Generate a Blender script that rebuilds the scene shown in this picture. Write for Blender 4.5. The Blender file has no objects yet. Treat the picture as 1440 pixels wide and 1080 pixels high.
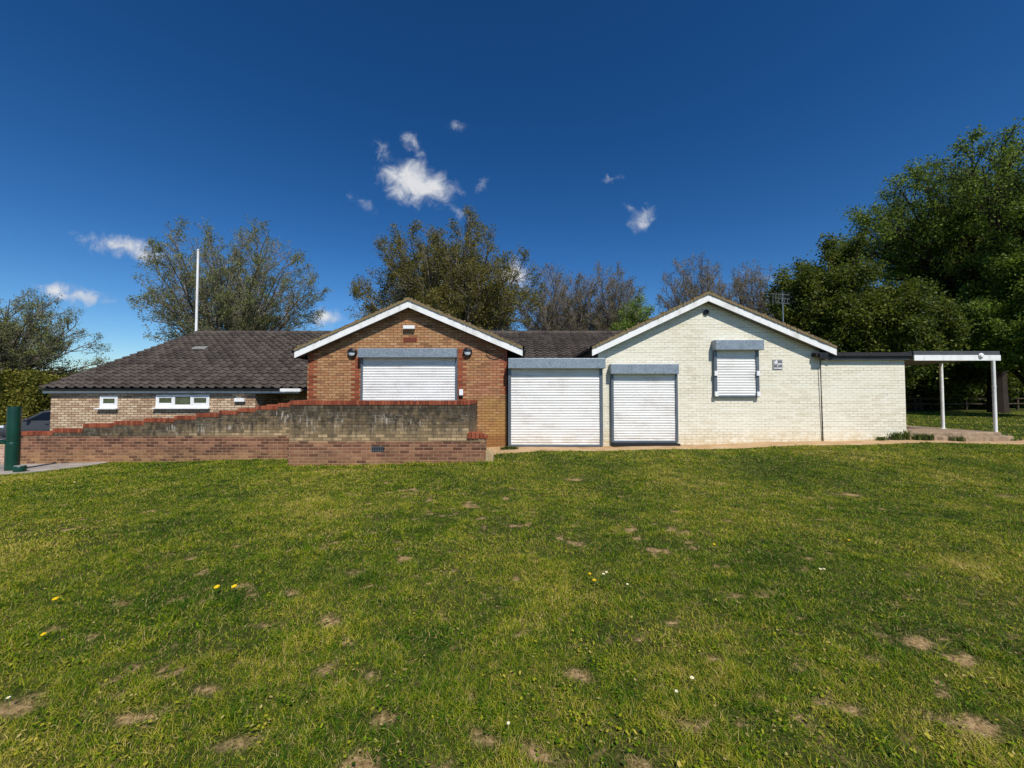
import bpy, math, random
import numpy as np
from mathutils import Vector
R = np.random.default_rng(7)
random.seed(7)
SC = bpy.context.scene
COL = SC.collection
E = 1.65            # eye height
F = 560.0           # focal length of the photo in its own pixels
PITCH = math.radians(1.74)

# ------------------------------------------------------------------ helpers
def PX(px, D):                      # photo column -> world x at depth D
    return (px - 720.0) / F * D
def PZ(py, D):                      # photo row -> world z at depth D
    return E + (557.0 - py) / F * D

_fx = [-60, -25, -15, -12, -5, -1, 0, 3, 5, 9, 11.5, 14, 30, 60]
_fz = [-.3, -.22, -.17, -.14, 0, .13, .17, .185, .21, .325, .37, .33, .4, .5]
def sstep(a, b, x):
    t = np.clip((x - a) / (b - a), 0, 1)
    return t * t * (3 - 2 * t)
def ground(x, y):
    x = np.asarray(x, float); y = np.asarray(y, float)
    f = np.interp(x, _fx, _fz)
    z = f * sstep(6.3, 11.3, y)
    z = z - .28 * sstep(-11.5, -15, x) * sstep(10.7, 13.5, y)
    z = z + .22 * sstep(14, 32, y) * sstep(4, 14, x)
    z = z + .012 * np.sin(x * 1.7 + 1) * np.sin(y * 1.3) * sstep(0, 3, y)
    return z
def G(x, y): return float(ground(x, y))
def on_ground(px, py):
    D = 4.0
    for _ in range(30):
        x = PX(px, D); D = .5 * D + .5 * (E - G(x, D)) * F / (py - 557.0)
    return PX(px, D), D

class NT:
    def __init__(s, tree): s.t = tree; s.N = tree.nodes; s.L = tree.links
    def n(s, typ, ins=None, **props):
        nd = s.N.new(typ)
        for k, v in props.items(): setattr(nd, k, v)
        for k, v in (ins or {}).items(): s.set(nd.inputs[k], v)
        return nd
    def set(s, sock, v):
        if isinstance(v, bpy.types.NodeSocket): s.L.new(v, sock)
        else: sock.default_value = v
    def m(s, op, a, b=0.0, c=None, clamp=False):
        nd = s.N.new('ShaderNodeMath'); nd.operation = op; nd.use_clamp = clamp
        s.set(nd.inputs[0], a); s.set(nd.inputs[1], b)
        if c is not None: s.set(nd.inputs[2], c)
        return nd.outputs[0]
    def ss(s, v, lo, hi, a=0.0, b=1.0):
        nd = s.N.new('ShaderNodeMapRange'); nd.interpolation_type = 'SMOOTHSTEP'
        s.set(nd.inputs[0], v); s.set(nd.inputs[1], lo); s.set(nd.inputs[2], hi)
        nd.inputs[3].default_value = a; nd.inputs[4].default_value = b
        return nd.outputs[0]
    def mix(s, f, a, b, mode='MIX'):
        nd = s.N.new('ShaderNodeMix'); nd.data_type = 'RGBA'; nd.blend_type = mode
        s.set(nd.inputs[0], f); s.set(nd.inputs[6], c4(a)); s.set(nd.inputs[7], c4(b))
        return nd.outputs[2]
    def ramp(s, f, stops):
        nd = s.N.new('ShaderNodeValToRGB'); e = nd.color_ramp.elements
        while len(e) < len(stops): e.new(.5)
        for el, (p, c) in zip(e, stops): el.position = p; el.color = c4(c)
        s.set(nd.inputs[0], f); return nd.outputs[0]
    def noise(s, vec, scale, detail=3, rough=.55, dist=0, out=0):
        nd = s.N.new('ShaderNodeTexNoise')
        if vec is not None: s.set(nd.inputs['Vector'], vec)
        nd.inputs['Scale'].default_value = scale; nd.inputs['Detail'].default_value = detail
        nd.inputs['Roughness'].default_value = rough; nd.inputs['Distortion'].default_value = dist
        return nd.outputs[out]
    def scale(s, vec, sc, loc=(0, 0, 0)):
        nd = s.N.new('ShaderNodeMapping'); s.set(nd.inputs[0], vec)
        nd.inputs['Scale'].default_value = sc; nd.inputs['Location'].default_value = loc
        return nd.outputs[0]
    def pos(s): return s.n('ShaderNodeNewGeometry').outputs['Position']
    def bump(s, h, strength=.5, dist=.01):
        nd = s.n('ShaderNodeBump', {'Strength': strength, 'Distance': dist, 'Height': h})
        return nd.outputs[0]
def c4(c):
    if isinstance(c, (tuple, list)): return tuple(c) if len(c) == 4 else (*c, 1.0)
    return c
def srgb(r, g, b):
    f = lambda v: (v / 255 / 12.92) if v <= 10 else ((v / 255 + .055) / 1.055) ** 2.4
    return (f(r), f(g), f(b))
def new_mat(name):
    m = bpy.data.materials.new(name); m.use_nodes = True
    nt = NT(m.node_tree); nt.N.clear()
    out = nt.n('ShaderNodeOutputMaterial')
    return m, nt, out
def princ(nt, out, col, rough=.8, metal=0.0, normal=None, spec=.5):
    b = nt.n('ShaderNodeBsdfPrincipled', {'Base Color': c4(col), 'Roughness': rough, 'Metallic': metal})
    b.inputs['Specular IOR Level'].default_value = spec
    if normal is not None: nt.L.new(normal, b.inputs['Normal'])
    nt.L.new(b.outputs[0], out.inputs[0]); return b
def plain(name, col, rough=.6, metal=0.0, var=.15, scale=3.0, bump=0.0, spec=.4):
    m, nt, out = new_mat(name)
    p = nt.pos()
    f = nt.noise(p, scale, 5, .65)
    lo = tuple(c * (1 - var) for c in col); hi = tuple(min(1, c * (1 + var)) for c in col)
    c = nt.ramp(f, [(.3, lo), (.7, hi)])
    nrm = nt.bump(nt.noise(p, scale * 14, 3), bump, .004) if bump else None
    princ(nt, out, c, rough, metal, nrm, spec); return m

class MB:
    """collects polygons for one mesh"""
    def __init__(s): s.V = []; s.F = []; s.M = []; s.n = 0
    def add(s, V, Fs, mi=0):
        o = s.n; s.V.append(np.asarray(V, float).reshape(-1, 3)); s.n += len(s.V[-1])
        for f in Fs: s.F.append([i + o for i in f]); s.M.append(mi)
        return s
    def box(s, x0, x1, y0, y1, z0, z1, mi=0):
        V = [(x, y, z) for z in (z0, z1) for y in (y0, y1) for x in (x0, x1)]
        return s.add(V, [(0, 2, 3, 1), (4, 5, 7, 6), (0, 1, 5, 4), (2, 6, 7, 3), (0, 4, 6, 2), (1, 3, 7, 5)], mi)
    def prism(s, poly, axis, a, b, mi=0):     # poly: 2d points; axis 'y': (x,z) polygon pushed from y=a to y=b; 'x': (y,z); 'z': (x,y)
        n = len(poly)
        def put(p, t):
            return {'y': (p[0], t, p[1]), 'x': (t, p[0], p[1]), 'z': (p[0], p[1], t)}[axis]
        V = [put(p, a) for p in poly] + [put(p, b) for p in poly]
        Fs = [tuple(range(n)), tuple(range(2 * n - 1, n - 1, -1))]
        Fs += [(i, i + n, (i + 1) % n + n, (i + 1) % n) for i in range(n)]
        return s.add(V, Fs, mi)
    def tube(s, pts, r, seg=10, mi=0, cap=True):
        pts = [Vector(p) for p in pts]
        rs = r if hasattr(r, '__len__') else [r] * len(pts)
        V = []; n = len(pts)
        for i, p in enumerate(pts):
            d = (pts[min(i + 1, n - 1)] - pts[max(i - 1, 0)]).normalized()
            ref = Vector((0, 0, 1)) if abs(d.z) < .9 else Vector((1, 0, 0))
            a = d.cross(ref).normalized(); b = d.cross(a)
            for k in range(seg):
                t = 2 * math.pi * k / seg
                V.append(p + (a * math.cos(t) + b * math.sin(t)) * rs[i])
        Fs = [(i * seg + k, i * seg + (k + 1) % seg, (i + 1) * seg + (k + 1) % seg, (i + 1) * seg + k)
              for i in range(n - 1) for k in range(seg)]
        if cap: Fs += [tuple(range(seg - 1, -1, -1)), tuple(range((n - 1) * seg, n * seg))]
        return s.add([tuple(v) for v in V], Fs, mi)
    def lathe(s, prof, c, seg=24, mi=0, axis='z'):   # prof: (r,h)
        V = []
        for r_, h in prof:
            for k in range(seg):
                t = 2 * math.pi * k / seg; a, b = r_ * math.cos(t), r_ * math.sin(t)
                V.append((c[0] + a, c[1] + b, c[2] + h) if axis == 'z' else ((c[0] + a, c[1] - h, c[2] + b) if axis == 'y' else (c[0] + h, c[1] + a, c[2] + b)))
        n = len(prof)
        Fs = [(i * seg + k, i * seg + (k + 1) % seg, (i + 1) * seg + (k + 1) % seg, (i + 1) * seg + k) for i in range(n - 1) for k in range(seg)]
        Fs += [tuple(range(seg - 1, -1, -1)), tuple(range((n - 1) * seg, n * seg))]
        return s.add(V, Fs, mi)

BASE = {}
def link_mesh(name, V, loops, starts, totals, mats, parent=None, mi=None, smooth=False, base=None):
    V = np.asarray(V, float).reshape(-1, 3)
    b = BASE[parent] if parent is not None else (base if base is not None else np.array([V[:, 0].mean(), V[:, 1].mean(), V[:, 2].min()]))
    b = np.asarray(b, float)
    me = bpy.data.meshes.new(name)
    me.vertices.add(len(V)); me.vertices.foreach_set('co', (V - b).astype(np.float32).ravel())
    me.loops.add(len(loops)); me.loops.foreach_set('vertex_index', np.asarray(loops, np.int32))
    me.polygons.add(len(starts)); me.polygons.foreach_set('loop_start', np.asarray(starts, np.int32))
    me.polygons.foreach_set('loop_total', np.asarray(totals, np.int32))
    for m in (mats if isinstance(mats, (list, tuple)) else [mats]): me.materials.append(m)
    if mi is not None: me.polygons.foreach_set('material_index', np.asarray(mi, np.int32))
    me.polygons.foreach_set('use_smooth', np.full(len(starts), bool(smooth)))
    me.update(calc_edges=True); me.validate()
    o = bpy.data.objects.new(name, me); COL.objects.link(o)
    if parent is not None: o.parent = parent
    else: o.location = b
    BASE[o] = b
    return o
def build(mb, name, mats, parent=None, smooth=False, base=None, bevel=0.0, label=None):
    loops = [i for f in mb.F for i in f]; tot = [len(f) for f in mb.F]
    st = np.concatenate([[0], np.cumsum(tot)[:-1]]) if tot else []
    o = link_mesh(name, np.concatenate(mb.V), loops, st, tot, mats, parent, mb.M, smooth, base)
    if smooth:
        m = o.modifiers.new('es', 'EDGE_SPLIT'); m.split_angle = math.radians(38)
    if bevel:
        m = o.modifiers.new('bv', 'BEVEL'); m.width = bevel; m.segments = 2; m.limit_method = 'ANGLE'
    if label: o['label'] = label
    return o
def thing(name, label, cat, loc, group=None):
    o = bpy.data.objects.new(name, None); COL.objects.link(o); o.location = loc
    o.empty_display_size = .2
    BASE[o] = np.array(loc, float); return tag(o, label, cat, group)
def tag(o, label, cat, group=None, kind=None):
    o['label'] = label; o['category'] = cat
    if group: o['group'] = group
    if kind: o['kind'] = kind
    return o
def struct(o, label=None, cat=None, kind='structure'):
    o['kind'] = kind
    if label: o['label'] = label
    if cat: o['category'] = cat
    return o

# ------------------------------------------------------------------ materials
def brick_mat(name, stops, mortar, hb=.075, wb=.225, edges=(), redstops=None, stain=None, jw=.0055, bump=.6, paint=None, rough=.9, courses=()):
    """brickwork from the world position: stretcher bond, each brick its own tone"""
    m, nt, out = new_mat(name)
    P = nt.pos(); sp = nt.n('ShaderNodeSeparateXYZ', {0: P}).outputs
    u = nt.m('ADD', sp[0], sp[1]); z = sp[2]
    v = nt.m('DIVIDE', z, hb); row = nt.m('FLOOR', v); fv = nt.m('SUBTRACT', v, row)
    par = nt.m('FLOORED_MODULO', row, 2.0)
    uu = nt.m('ADD', nt.m('DIVIDE', u, wb), nt.m('MULTIPLY', par, .5)); colm = nt.m('FLOOR', uu); fu = nt.m('SUBTRACT', uu, colm)
    du = nt.m('MULTIPLY', nt.m('MINIMUM', fu, nt.m('SUBTRACT', 1.0, fu)), wb)
    dv = nt.m('MULTIPLY', nt.m('MINIMUM', fv, nt.m('SUBTRACT', 1.0, fv)), hb)
    wob = nt.m('MULTIPLY', nt.m('SUBTRACT', nt.noise(P, 60, 2), .5), .004)
    d = nt.m('ADD', nt.m('MINIMUM', du, dv), wob)
    brick = nt.ss(d, jw - .002, jw + .002)
    wn = nt.n('ShaderNodeTexWhiteNoise', noise_dimensions='2D')
    cb = nt.n('ShaderNodeCombineXYZ', {0: colm, 1: row}); nt.L.new(cb.outputs[0], wn.inputs['Vector'])
    rnd = wn.outputs[0]
    big = nt.noise(P, .9, 4, .6); fine = nt.noise(P, 38, 3, .6)
    rv = nt.m('ADD', nt.m('MULTIPLY', rnd, .75), nt.m('MULTIPLY', nt.m('SUBTRACT', big, .35), .8))
    col = nt.ramp(rv, stops)
    if redstops:
        # quoins and jambs of red bricks, toothed into the wall course by course
        cen = nt.m('MULTIPLY', nt.m('SUBTRACT', nt.m('ADD', colm, .5), nt.m('MULTIPLY', par, .5)), wb)
        cen = nt.m('SUBTRACT', cen, sp[1])
        acc = None
        for (xe, w, z0, z1) in edges:
            near = nt.m('LESS_THAN', nt.m('ABSOLUTE', nt.m('SUBTRACT', cen, xe)), w)
            ok = nt.m('MULTIPLY', nt.m('GREATER_THAN', z, z0), nt.m('LESS_THAN', z, z1))
            near = nt.m('MULTIPLY', near, ok)
            acc = near if acc is None else nt.m('MAXIMUM', acc, near)
        rc = nt.ramp(nt.m('ADD', nt.m('MULTIPLY', rnd, .7), nt.m('MULTIPLY', nt.m('SUBTRACT', big, .3), .7)), redstops)
        if acc is not None: col = nt.mix(acc, col, rc)
    col = nt.mix(nt.ss(fine, .35, .75), col, nt.mix(.35, col, (.02, .016, .012)))
    col = nt.mix(brick, mortar, col)
    if stain: col = stain(nt, col, P, sp, rnd, brick)
    if paint: col = paint(nt, col, P, sp, rnd, brick)
    h = nt.m('ADD', nt.m('MULTIPLY', brick, 1.0), nt.m('MULTIPLY', fine, .35))
    h = nt.m('ADD', h, nt.m('MULTIPLY', rnd, .25))
    princ(nt, out, col, rough, 0, nt.bump(h, bump, .008), .25)
    return m

RED_EDGE = [(0, srgb(112, 56, 36)), (.4, srgb(152, 76, 48)), (.75, srgb(172, 94, 62)), (1, srgb(140, 70, 46))]
M = {}
xl, xr = PX(432, 11.7), PX(713, 11.7)
def gable_wash(nt, col, P, sp, rnd, brick):
    # ochre wash of old render low down beside the shutter and redder courses up the right side
    n = nt.noise(P, 1.6, 4, .6)
    f = nt.m('MULTIPLY', nt.ss(sp[0], -1.2, -.6), nt.m('MULTIPLY', nt.ss(sp[2], 1.75, 1.45), nt.ss(n, .25, .5)))
    col = nt.mix(nt.m('MULTIPLY', nt.m('MULTIPLY', f, .75), nt.m('ADD', .45, nt.m('MULTIPLY', brick, .55))), col, srgb(170, 132, 74))
    f2 = nt.m('MULTIPLY', nt.ss(sp[2], .55, .45), .55)
    col = nt.mix(f2, col, srgb(120, 74, 44))
    f3 = nt.m('MULTIPLY', nt.m('MULTIPLY', nt.ss(nt.noise(P, .9, 4), .38, .6), nt.m('MULTIPLY', nt.ss(sp[2], 1.5, 1.8), nt.ss(sp[0], -1.9, -.9))), nt.m('MULTIPLY', brick, .5))
    return nt.mix(f3, col, srgb(176, 108, 86))
M['gable_brick'] = brick_mat('gable_brick',
    [(0, srgb(112, 76, 52)), (.25, srgb(164, 118, 80)), (.5, srgb(192, 148, 102)), (.75, srgb(178, 124, 82)), (1, srgb(212, 174, 130))],
    srgb(104, 80, 66), jw=.0075, bump=.8, edges=[(xl + .1, .14, 0, 9), (PX(507, 11.7) - .06, .12, 0, PZ(503, 11.7)), (PX(644, 11.7) + .1, .12, 0, PZ(490, 11.7)), (xr - .06, .12, 1.7, 9)],
    redstops=RED_EDGE, stain=gable_wash)
M['buff_brick'] = brick_mat('buff_brick',
    [(0, srgb(150, 116, 92)), (.3, srgb(190, 158, 128)), (.6, srgb(214, 186, 152)), (1, srgb(230, 206, 172))], srgb(104, 82, 68), jw=.008, bump=.9)
def cream(nt, col, P, sp, rnd, brick):
    n1 = nt.noise(P, .7, 4, .6); n2 = nt.noise(P, 9, 4, .65); n3 = nt.noise(nt.scale(P, (.8, .8, 12)), 1.0, 3, .6)
    c = nt.ramp(nt.m('ADD', nt.m('MULTIPLY', rnd, .3), nt.m('MULTIPLY', n1, .7)), [(.2, srgb(214, 204, 178)), (.45, srgb(232, 225, 203)), (.85, srgb(240, 235, 217))])
    worn = nt.m('MULTIPLY', nt.m('SUBTRACT', 1.0, brick), nt.ss(n3, .42, .62))
    c = nt.mix(nt.m('MULTIPLY', worn, .58), c, srgb(128, 120, 104))
    joint = nt.m('MULTIPLY', nt.m('SUBTRACT', 1.0, brick), nt.ss(nt.noise(P, 5, 3), .3, .7, .03, .28))
    c = nt.mix(joint, c, srgb(150, 142, 122))
    chip = nt.m('MULTIPLY', nt.ss(n2, .62, .72), .3)
    c = nt.mix(chip, c, srgb(176, 160, 128))
    low = nt.m('MULTIPLY', nt.ss(nt.m('ADD', sp[2], nt.m('MULTIPLY', nt.noise(P, 4, 4), -.4)), .5, .1), nt.ss(nt.noise(P, 7, 4), .3, .65))
    return nt.mix(nt.m('MULTIPLY', low, .6), c, srgb(196, 172, 126))
M['cream_brick'] = brick_mat('cream_brick', [(0, (.5, .5, .5)), (1, (.6, .6, .6))], (.4, .4, .4), paint=cream, jw=.0065, bump=.55, rough=.75)

def wall_stain(topfn):
    def f(nt, col, P, sp, rnd, brick):
        x, z = sp[0], sp[2]
        top = topfn(nt, x)
        n = nt.noise(P, 2.2, 5, .65); nf = nt.m('ADD', nt.m('MULTIPLY', nt.noise(nt.scale(P, (13, 13, 6)), 1.0, 5, .75), .8), nt.m('MULTIPLY', rnd, .2))
        streak = nt.noise(nt.scale(P, (9, 9, 1.1)), 1.0, 4, .65)
        depth = nt.m('SUBTRACT', top, z)
        # buff middle courses
        mid = nt.m('MULTIPLY', nt.ss(z, .56, .6), 1.0)
        buff = nt.ramp(nt.m('ADD', nt.m('MULTIPLY', rnd, .6), nt.m('MULTIPLY', n, .5)), [(.2, srgb(104, 88, 66)), (.5, srgb(158, 134, 100)), (.9, srgb(196, 168, 128))])
        buff = nt.mix(brick, srgb(110, 98, 78), buff)
        col = nt.mix(mid, col, buff)
        # black algae running down from the coping
        reach = nt.m('ADD', .5, nt.m('MULTIPLY', nt.m('SUBTRACT', streak, .5), 1.0))
        reach = nt.m('ADD', reach, nt.m('MULTIPLY', nt.m('SUBTRACT', n, .5), .7))
        blk = nt.ss(nt.m('SUBTRACT', reach, depth), -.34, .2)
        mott = nt.noise(nt.scale(P, (7, 7, 5)), 1.0, 5, .7)
        blk = nt.m('MULTIPLY', nt.m('MULTIPLY', blk, mid), nt.ss(nt.m('ADD', mott, nt.m('MULTIPLY', nt.m('SUBTRACT', rnd, .35), .5)), .34, .62, .42, 1.0))
        blk = nt.m('MAXIMUM', blk, nt.m('MULTIPLY', nt.ss(nt.m('ADD', depth, nt.m('MULTIPLY', nt.m('SUBTRACT', streak, .5), .9)), .36, .02), .95))
        dark = nt.ramp(nf, [(.25, srgb(24, 22, 19)), (.52, srgb(50, 46, 39)), (.66, srgb(96, 88, 74)), (.85, srgb(150, 140, 120))])
        col = nt.mix(nt.m('MULTIPLY', blk, .93), col, dark)
        # white salts: a broken course line and drips below it
        w1 = nt.m('MULTIPLY', nt.ss(nt.noise(nt.scale(P, (15, 15, 3.2)), 1.0, 4, .65), .56, .66), nt.ss(nt.noise(P, 1.3, 2), .42, .56))
        band = nt.m('MULTIPLY', nt.ss(depth, .1, .22), nt.ss(depth, .7, .45))
        w1 = nt.m('MULTIPLY', w1, nt.m('MULTIPLY', band, mid))
        col = nt.mix(nt.m('MULTIPLY', w1, .6), col, srgb(205, 198, 186))
        # soot and weather over the red courses in ragged blots
        rz = nt.m('MULTIPLY', nt.m('SUBTRACT', 1.0, mid), nt.ss(nt.noise(nt.scale(P, (1.2, 1.2, 3.5)), 1.0, 5, .68), .44, .66))
        col = nt.mix(nt.m('MULTIPLY', rz, nt.m('ADD', .2, nt.m('MULTIPLY', brick, .3))), col, srgb(74, 56, 44))
        joint = nt.m('MULTIPLY', nt.m('MULTIPLY', nt.m('SUBTRACT', 1.0, brick), nt.ss(nt.noise(P, 2.6, 4, .7), .5, .62)), nt.m('MULTIPLY', band, mid))
        col = nt.mix(nt.m('MULTIPLY', joint, .4), col, srgb(186, 178, 164))
        # earth splashed on the lowest courses
        e = nt.m('MULTIPLY', nt.ss(z, .32, .02), nt.ss(nf, .3, .7))
        return nt.mix(nt.m('MULTIPLY', e, .6), col, srgb(172, 136, 92))
    return f
RB = [(0, srgb(78, 48, 38)), (.3, srgb(116, 74, 56)), (.6, srgb(142, 96, 72)), (1, srgb(170, 124, 94))]
M['terrace_brick'] = brick_mat('terrace_brick', RB, srgb(170, 144, 116), stain=wall_stain(lambda nt, x: nt.m('ADD', 1.42, 0.0)), bump=.7)
M['ramp_brick'] = brick_mat('ramp_brick', RB, srgb(172, 146, 118),
    stain=wall_stain(lambda nt, x: nt.m('ADD', nt.m('MULTIPLY', nt.m('ADD', x, 13.06), .105), .72)), bump=.7)
M['pale_brick'] = brick_mat('pale_brick', [(0, srgb(160, 116, 96)), (.5, srgb(190, 150, 126)), (1, srgb(206, 172, 148))], srgb(214, 202, 186))
def coping_mat():
    m, nt, out = new_mat('red_coping_brick'); P = nt.pos()
    g = nt.n('ShaderNodeNewGeometry').outputs['Random Per Island']
    n = nt.noise(P, 22, 4, .65); b = nt.noise(P, 2.5, 3)
    c = nt.ramp(nt.m('ADD', nt.m('MULTIPLY', g, .6), nt.m('MULTIPLY', b, .45)), [(.1, srgb(92, 48, 34)), (.5, srgb(136, 68, 44)), (.9, srgb(158, 90, 62))])
    c = nt.mix(nt.m('MULTIPLY', nt.ss(n, .55, .75), .6), c, srgb(70, 52, 42))
    princ(nt, out, c, .85, 0, nt.bump(n, .5, .004), .3); return m
M['coping'] = coping_mat()

def tile_mat(name, lo, mid, hi):
    m, nt, out = new_mat(name); P = nt.pos(); sp = nt.n('ShaderNodeSeparateXYZ', {0: P}).outputs
    r = nt.n('ShaderNodeTexWhiteNoise', noise_dimensions='2D')
    cb = nt.n('ShaderNodeCombineXYZ', {0: nt.m('FLOOR', nt.m('DIVIDE', sp[0], .3)), 1: nt.m('FLOOR', nt.m('DIVIDE', sp[1], .3018))})
    nt.L.new(cb.outputs[0], r.inputs['Vector'])
    b = nt.noise(P, .8, 4, .6); f = nt.noise(P, 25, 4, .7)
    c = nt.ramp(nt.m('ADD', nt.m('MULTIPLY', r.outputs[0], .45), nt.m('MULTIPLY', b, .55)), [(.2, lo), (.5, mid), (.85, hi)])
    c = nt.mix(nt.m('MULTIPLY', nt.ss(f, .58, .72), .55), c, srgb(140, 132, 110))
    c = nt.mix(nt.m('MULTIPLY', nt.ss(nt.noise(P, 4.5, 4, .7), .6, .72), .35), c, srgb(92, 90, 58))
    princ(nt, out, c, .92, 0, nt.bump(f, .4, .006), .25); return m
M['tile'] = tile_mat('roof_tile', srgb(58, 51, 47), srgb(76, 68, 62), srgb(94, 85, 77))
def moss_mat():
    m, nt, out = new_mat('mossy_verge'); P = nt.pos()
    n = nt.noise(P, 9, 5, .7); n2 = nt.noise(P, 40, 3)
    c = nt.ramp(n, [(.3, srgb(92, 78, 60)), (.45, srgb(138, 120, 92)), (.58, srgb(120, 106, 72)), (.8, srgb(180, 164, 136))])
    princ(nt, out, c, .95, 0, nt.bump(n2, .7, .01), .2); return m
M['moss'] = moss_mat()

def painted(name, col, dirt, rough=.45, amt=.5, sc=(6, 6, .8), foot=False):
    m, nt, out = new_mat(name); P = nt.pos()
    n = nt.noise(P, 2.2, 5, .65); s = nt.noise(nt.scale(P, sc), 1.0, 4, .6)
    c = nt.mix(nt.m('MULTIPLY', nt.ss(nt.m('MULTIPLY', nt.m('ADD', n, s), .5), .46, .68), amt), col, dirt)
    if foot:
        z = nt.n('ShaderNodeSeparateXYZ', {0: P}).outputs[2]; low = nt.m('MULTIPLY', nt.ss(z, .75, .25), nt.ss(nt.noise(nt.scale(P, (3, 3, 12)), 1.0, 4, .65), .35, .65))
        c = nt.mix(nt.m('MULTIPLY', low, .5), c, srgb(176, 160, 122))
    princ(nt, out, c, rough, 0, nt.bump(nt.noise(P, 50, 2), .08, .003), .4); return m
M['white'] = painted('white_paint', srgb(240, 239, 235), srgb(178, 174, 158), .45, .55)
M['upvc'] = painted('white_plastic', srgb(238, 238, 236), srgb(206, 204, 196), .35, .4)
M['slat'] = painted('shutter_white_slat', srgb(236, 234, 229), srgb(196, 184, 176), .4, .5, (1.2, 1.2, 9), True)
def galv_mat():
    m, nt, out = new_mat('galvanised_steel'); P = nt.pos()
    v = nt.n('ShaderNodeTexVoronoi', {'Vector': P, 'Scale': 55.0}); n = nt.noise(P, 4, 4, .6)
    vv = nt.n('ShaderNodeSeparateColor', {0: v.outputs['Color']}).outputs[0]
    c = nt.ramp(nt.m('ADD', nt.m('MULTIPLY', vv, .6), nt.m('MULTIPLY', n, .4)), [(.1, srgb(110, 121, 130)), (.5, srgb(138, 149, 158)), (.95, srgb(172, 182, 190))])
    st = nt.noise(nt.scale(P, (7, 7, 1)), 1.0, 4, .6)
    c = nt.mix(nt.m('MULTIPLY', nt.ss(st, .55, .75), .3), c, srgb(90, 94, 96))
    princ(nt, out, c, nt.ss(vv, 0, 1, .42, .6), .35, None, .5); return m
M['galv'] = galv_mat()
M['guide'] = plain('grey_guide_rail', srgb(104, 112, 120), .45, .4, .15)
M['black'] = plain('black_plastic', (.012, .012, .013), .4, 0, .2)
M['dark'] = plain('dark_interior', (.01, .01, .011), .7)
M['felt'] = plain('grey_roof_felt', srgb(74, 78, 82), .9, 0, .25, 2.0, .3)
M['blackfelt'] = plain('black_felt_edge', srgb(38, 39, 42), .8, 0, .25, 2.0, .3)
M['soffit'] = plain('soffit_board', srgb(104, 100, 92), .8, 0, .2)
M['terracotta'] = plain('terracotta', srgb(140, 68, 44), .9, 0, .25, 20)
M['grey_metal'] = plain('grey_aerial_metal', srgb(150, 152, 150), .4, .6, .15)
M['lens'] = plain('frosted_lamp_lens', srgb(214, 218, 222), .3, 0, .05)
M['plate'] = plain('plaque_grey', srgb(150, 150, 150), .6, 0, .15, 30)
M['plaque_white'] = plain('plaque_white', srgb(230, 230, 232), .5, 0, .05)
M['plaque_dark'] = plain('plaque_dark', srgb(112, 112, 116), .6, 0, .1, 30)
M['stone'] = plain('sandstone_block', srgb(176, 150, 112), .9, 0, .3, 6, .7)
M['concrete'] = plain('weathered_concrete', srgb(150, 128, 104), .95, 0, .35, 5, .8)
M['asphalt'] = plain('asphalt', (.05, .05, .05), .9, 0, .3, 5, .5)
M['wood'] = plain('weathered_fence_wood', srgb(70, 58, 44), .9, 0, .3, 8, .5)
M['lead'] = plain('grey_vent_tile', srgb(132, 130, 124), .7, 0, .15)
M['green'] = plain('dark_green_gloss_paint', srgb(8, 58, 42), .35, 0, .22, 5, .15, .5)
M['bark'] = plain('grey_brown_bark', srgb(78, 66, 54), .95, 0, .35, 6, .8)
M['bark_dark'] = plain('dark_bark', srgb(52, 43, 34), .95, 0, .35, 6, .8)
M['twig'] = plain('grey_brown_twigs', srgb(122, 112, 102), .9, 0, .3, 1.5)
def glass_mat():
    m, nt, out = new_mat('window_glass')
    n = nt.noise(nt.pos(), 7, 3)
    princ(nt, out, nt.ramp(n, [(.3, srgb(60, 66, 50)), (.7, srgb(92, 98, 74))]), .12, 0, None, .8); return m
M['glass'] = glass_mat()

# ground, path, paving
def ground_mat():
    m, nt, out = new_mat('lawn_soil'); P = nt.pos()
    f = nt.noise(P, 34, 5, .7); b = nt.noise(P, 1.1, 5, .6); mm = nt.noise(P, 7, 4, .6)
    soil = nt.ramp(f, [(.28, srgb(96, 74, 46)), (.48, srgb(160, 130, 90)), (.72, srgb(206, 178, 134))])
    grass = nt.ramp(nt.m('ADD', nt.m('MULTIPLY', f, .5), nt.m('MULTIPLY', b, .5)), [(.3, srgb(34, 40, 12)), (.5, srgb(58, 66, 20)), (.7, srgb(92, 92, 38))])
    sp = nt.n('ShaderNodeSeparateXYZ', {0: P}).outputs
    far = nt.m('MAXIMUM', nt.ss(sp[1], 11.0, 13.0), nt.ss(nt.m('ABSOLUTE', sp[0]), 16, 20))
    fac = nt.m('MAXIMUM', nt.ss(mm, .32, .46, .6, .96), far)
    a = nt.n('ShaderNodeAttribute', attribute_name='bare')
    bf = nt.ss(nt.m('ADD', a.outputs['Fac'], nt.m('MULTIPLY', nt.m('SUBTRACT', f, .5), .9)), .3, .95)
    fac = nt.m('MULTIPLY', fac, nt.m('SUBTRACT', 1.0, bf))
    princ(nt, out, nt.mix(fac, soil, grass), .95, 0, nt.bump(f, .8, .02), .15); return m
M['ground'] = ground_mat()
def path_mat():
    m, nt, out = new_mat('sandy_path'); P = nt.pos()
    n = nt.noise(P, 2.4, 5, .65); f = nt.noise(P, 60, 4, .7)
    c = nt.ramp(nt.m('ADD', nt.m('MULTIPLY', n, .65), nt.m('MULTIPLY', f, .4)), [(.3, srgb(138, 108, 74)), (.52, srgb(182, 150, 110)), (.75, srgb(208, 182, 146))])
    princ(nt, out, c, .95, 0, nt.bump(f, .6, .01), .2); return m
M['path'] = path_mat()
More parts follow.
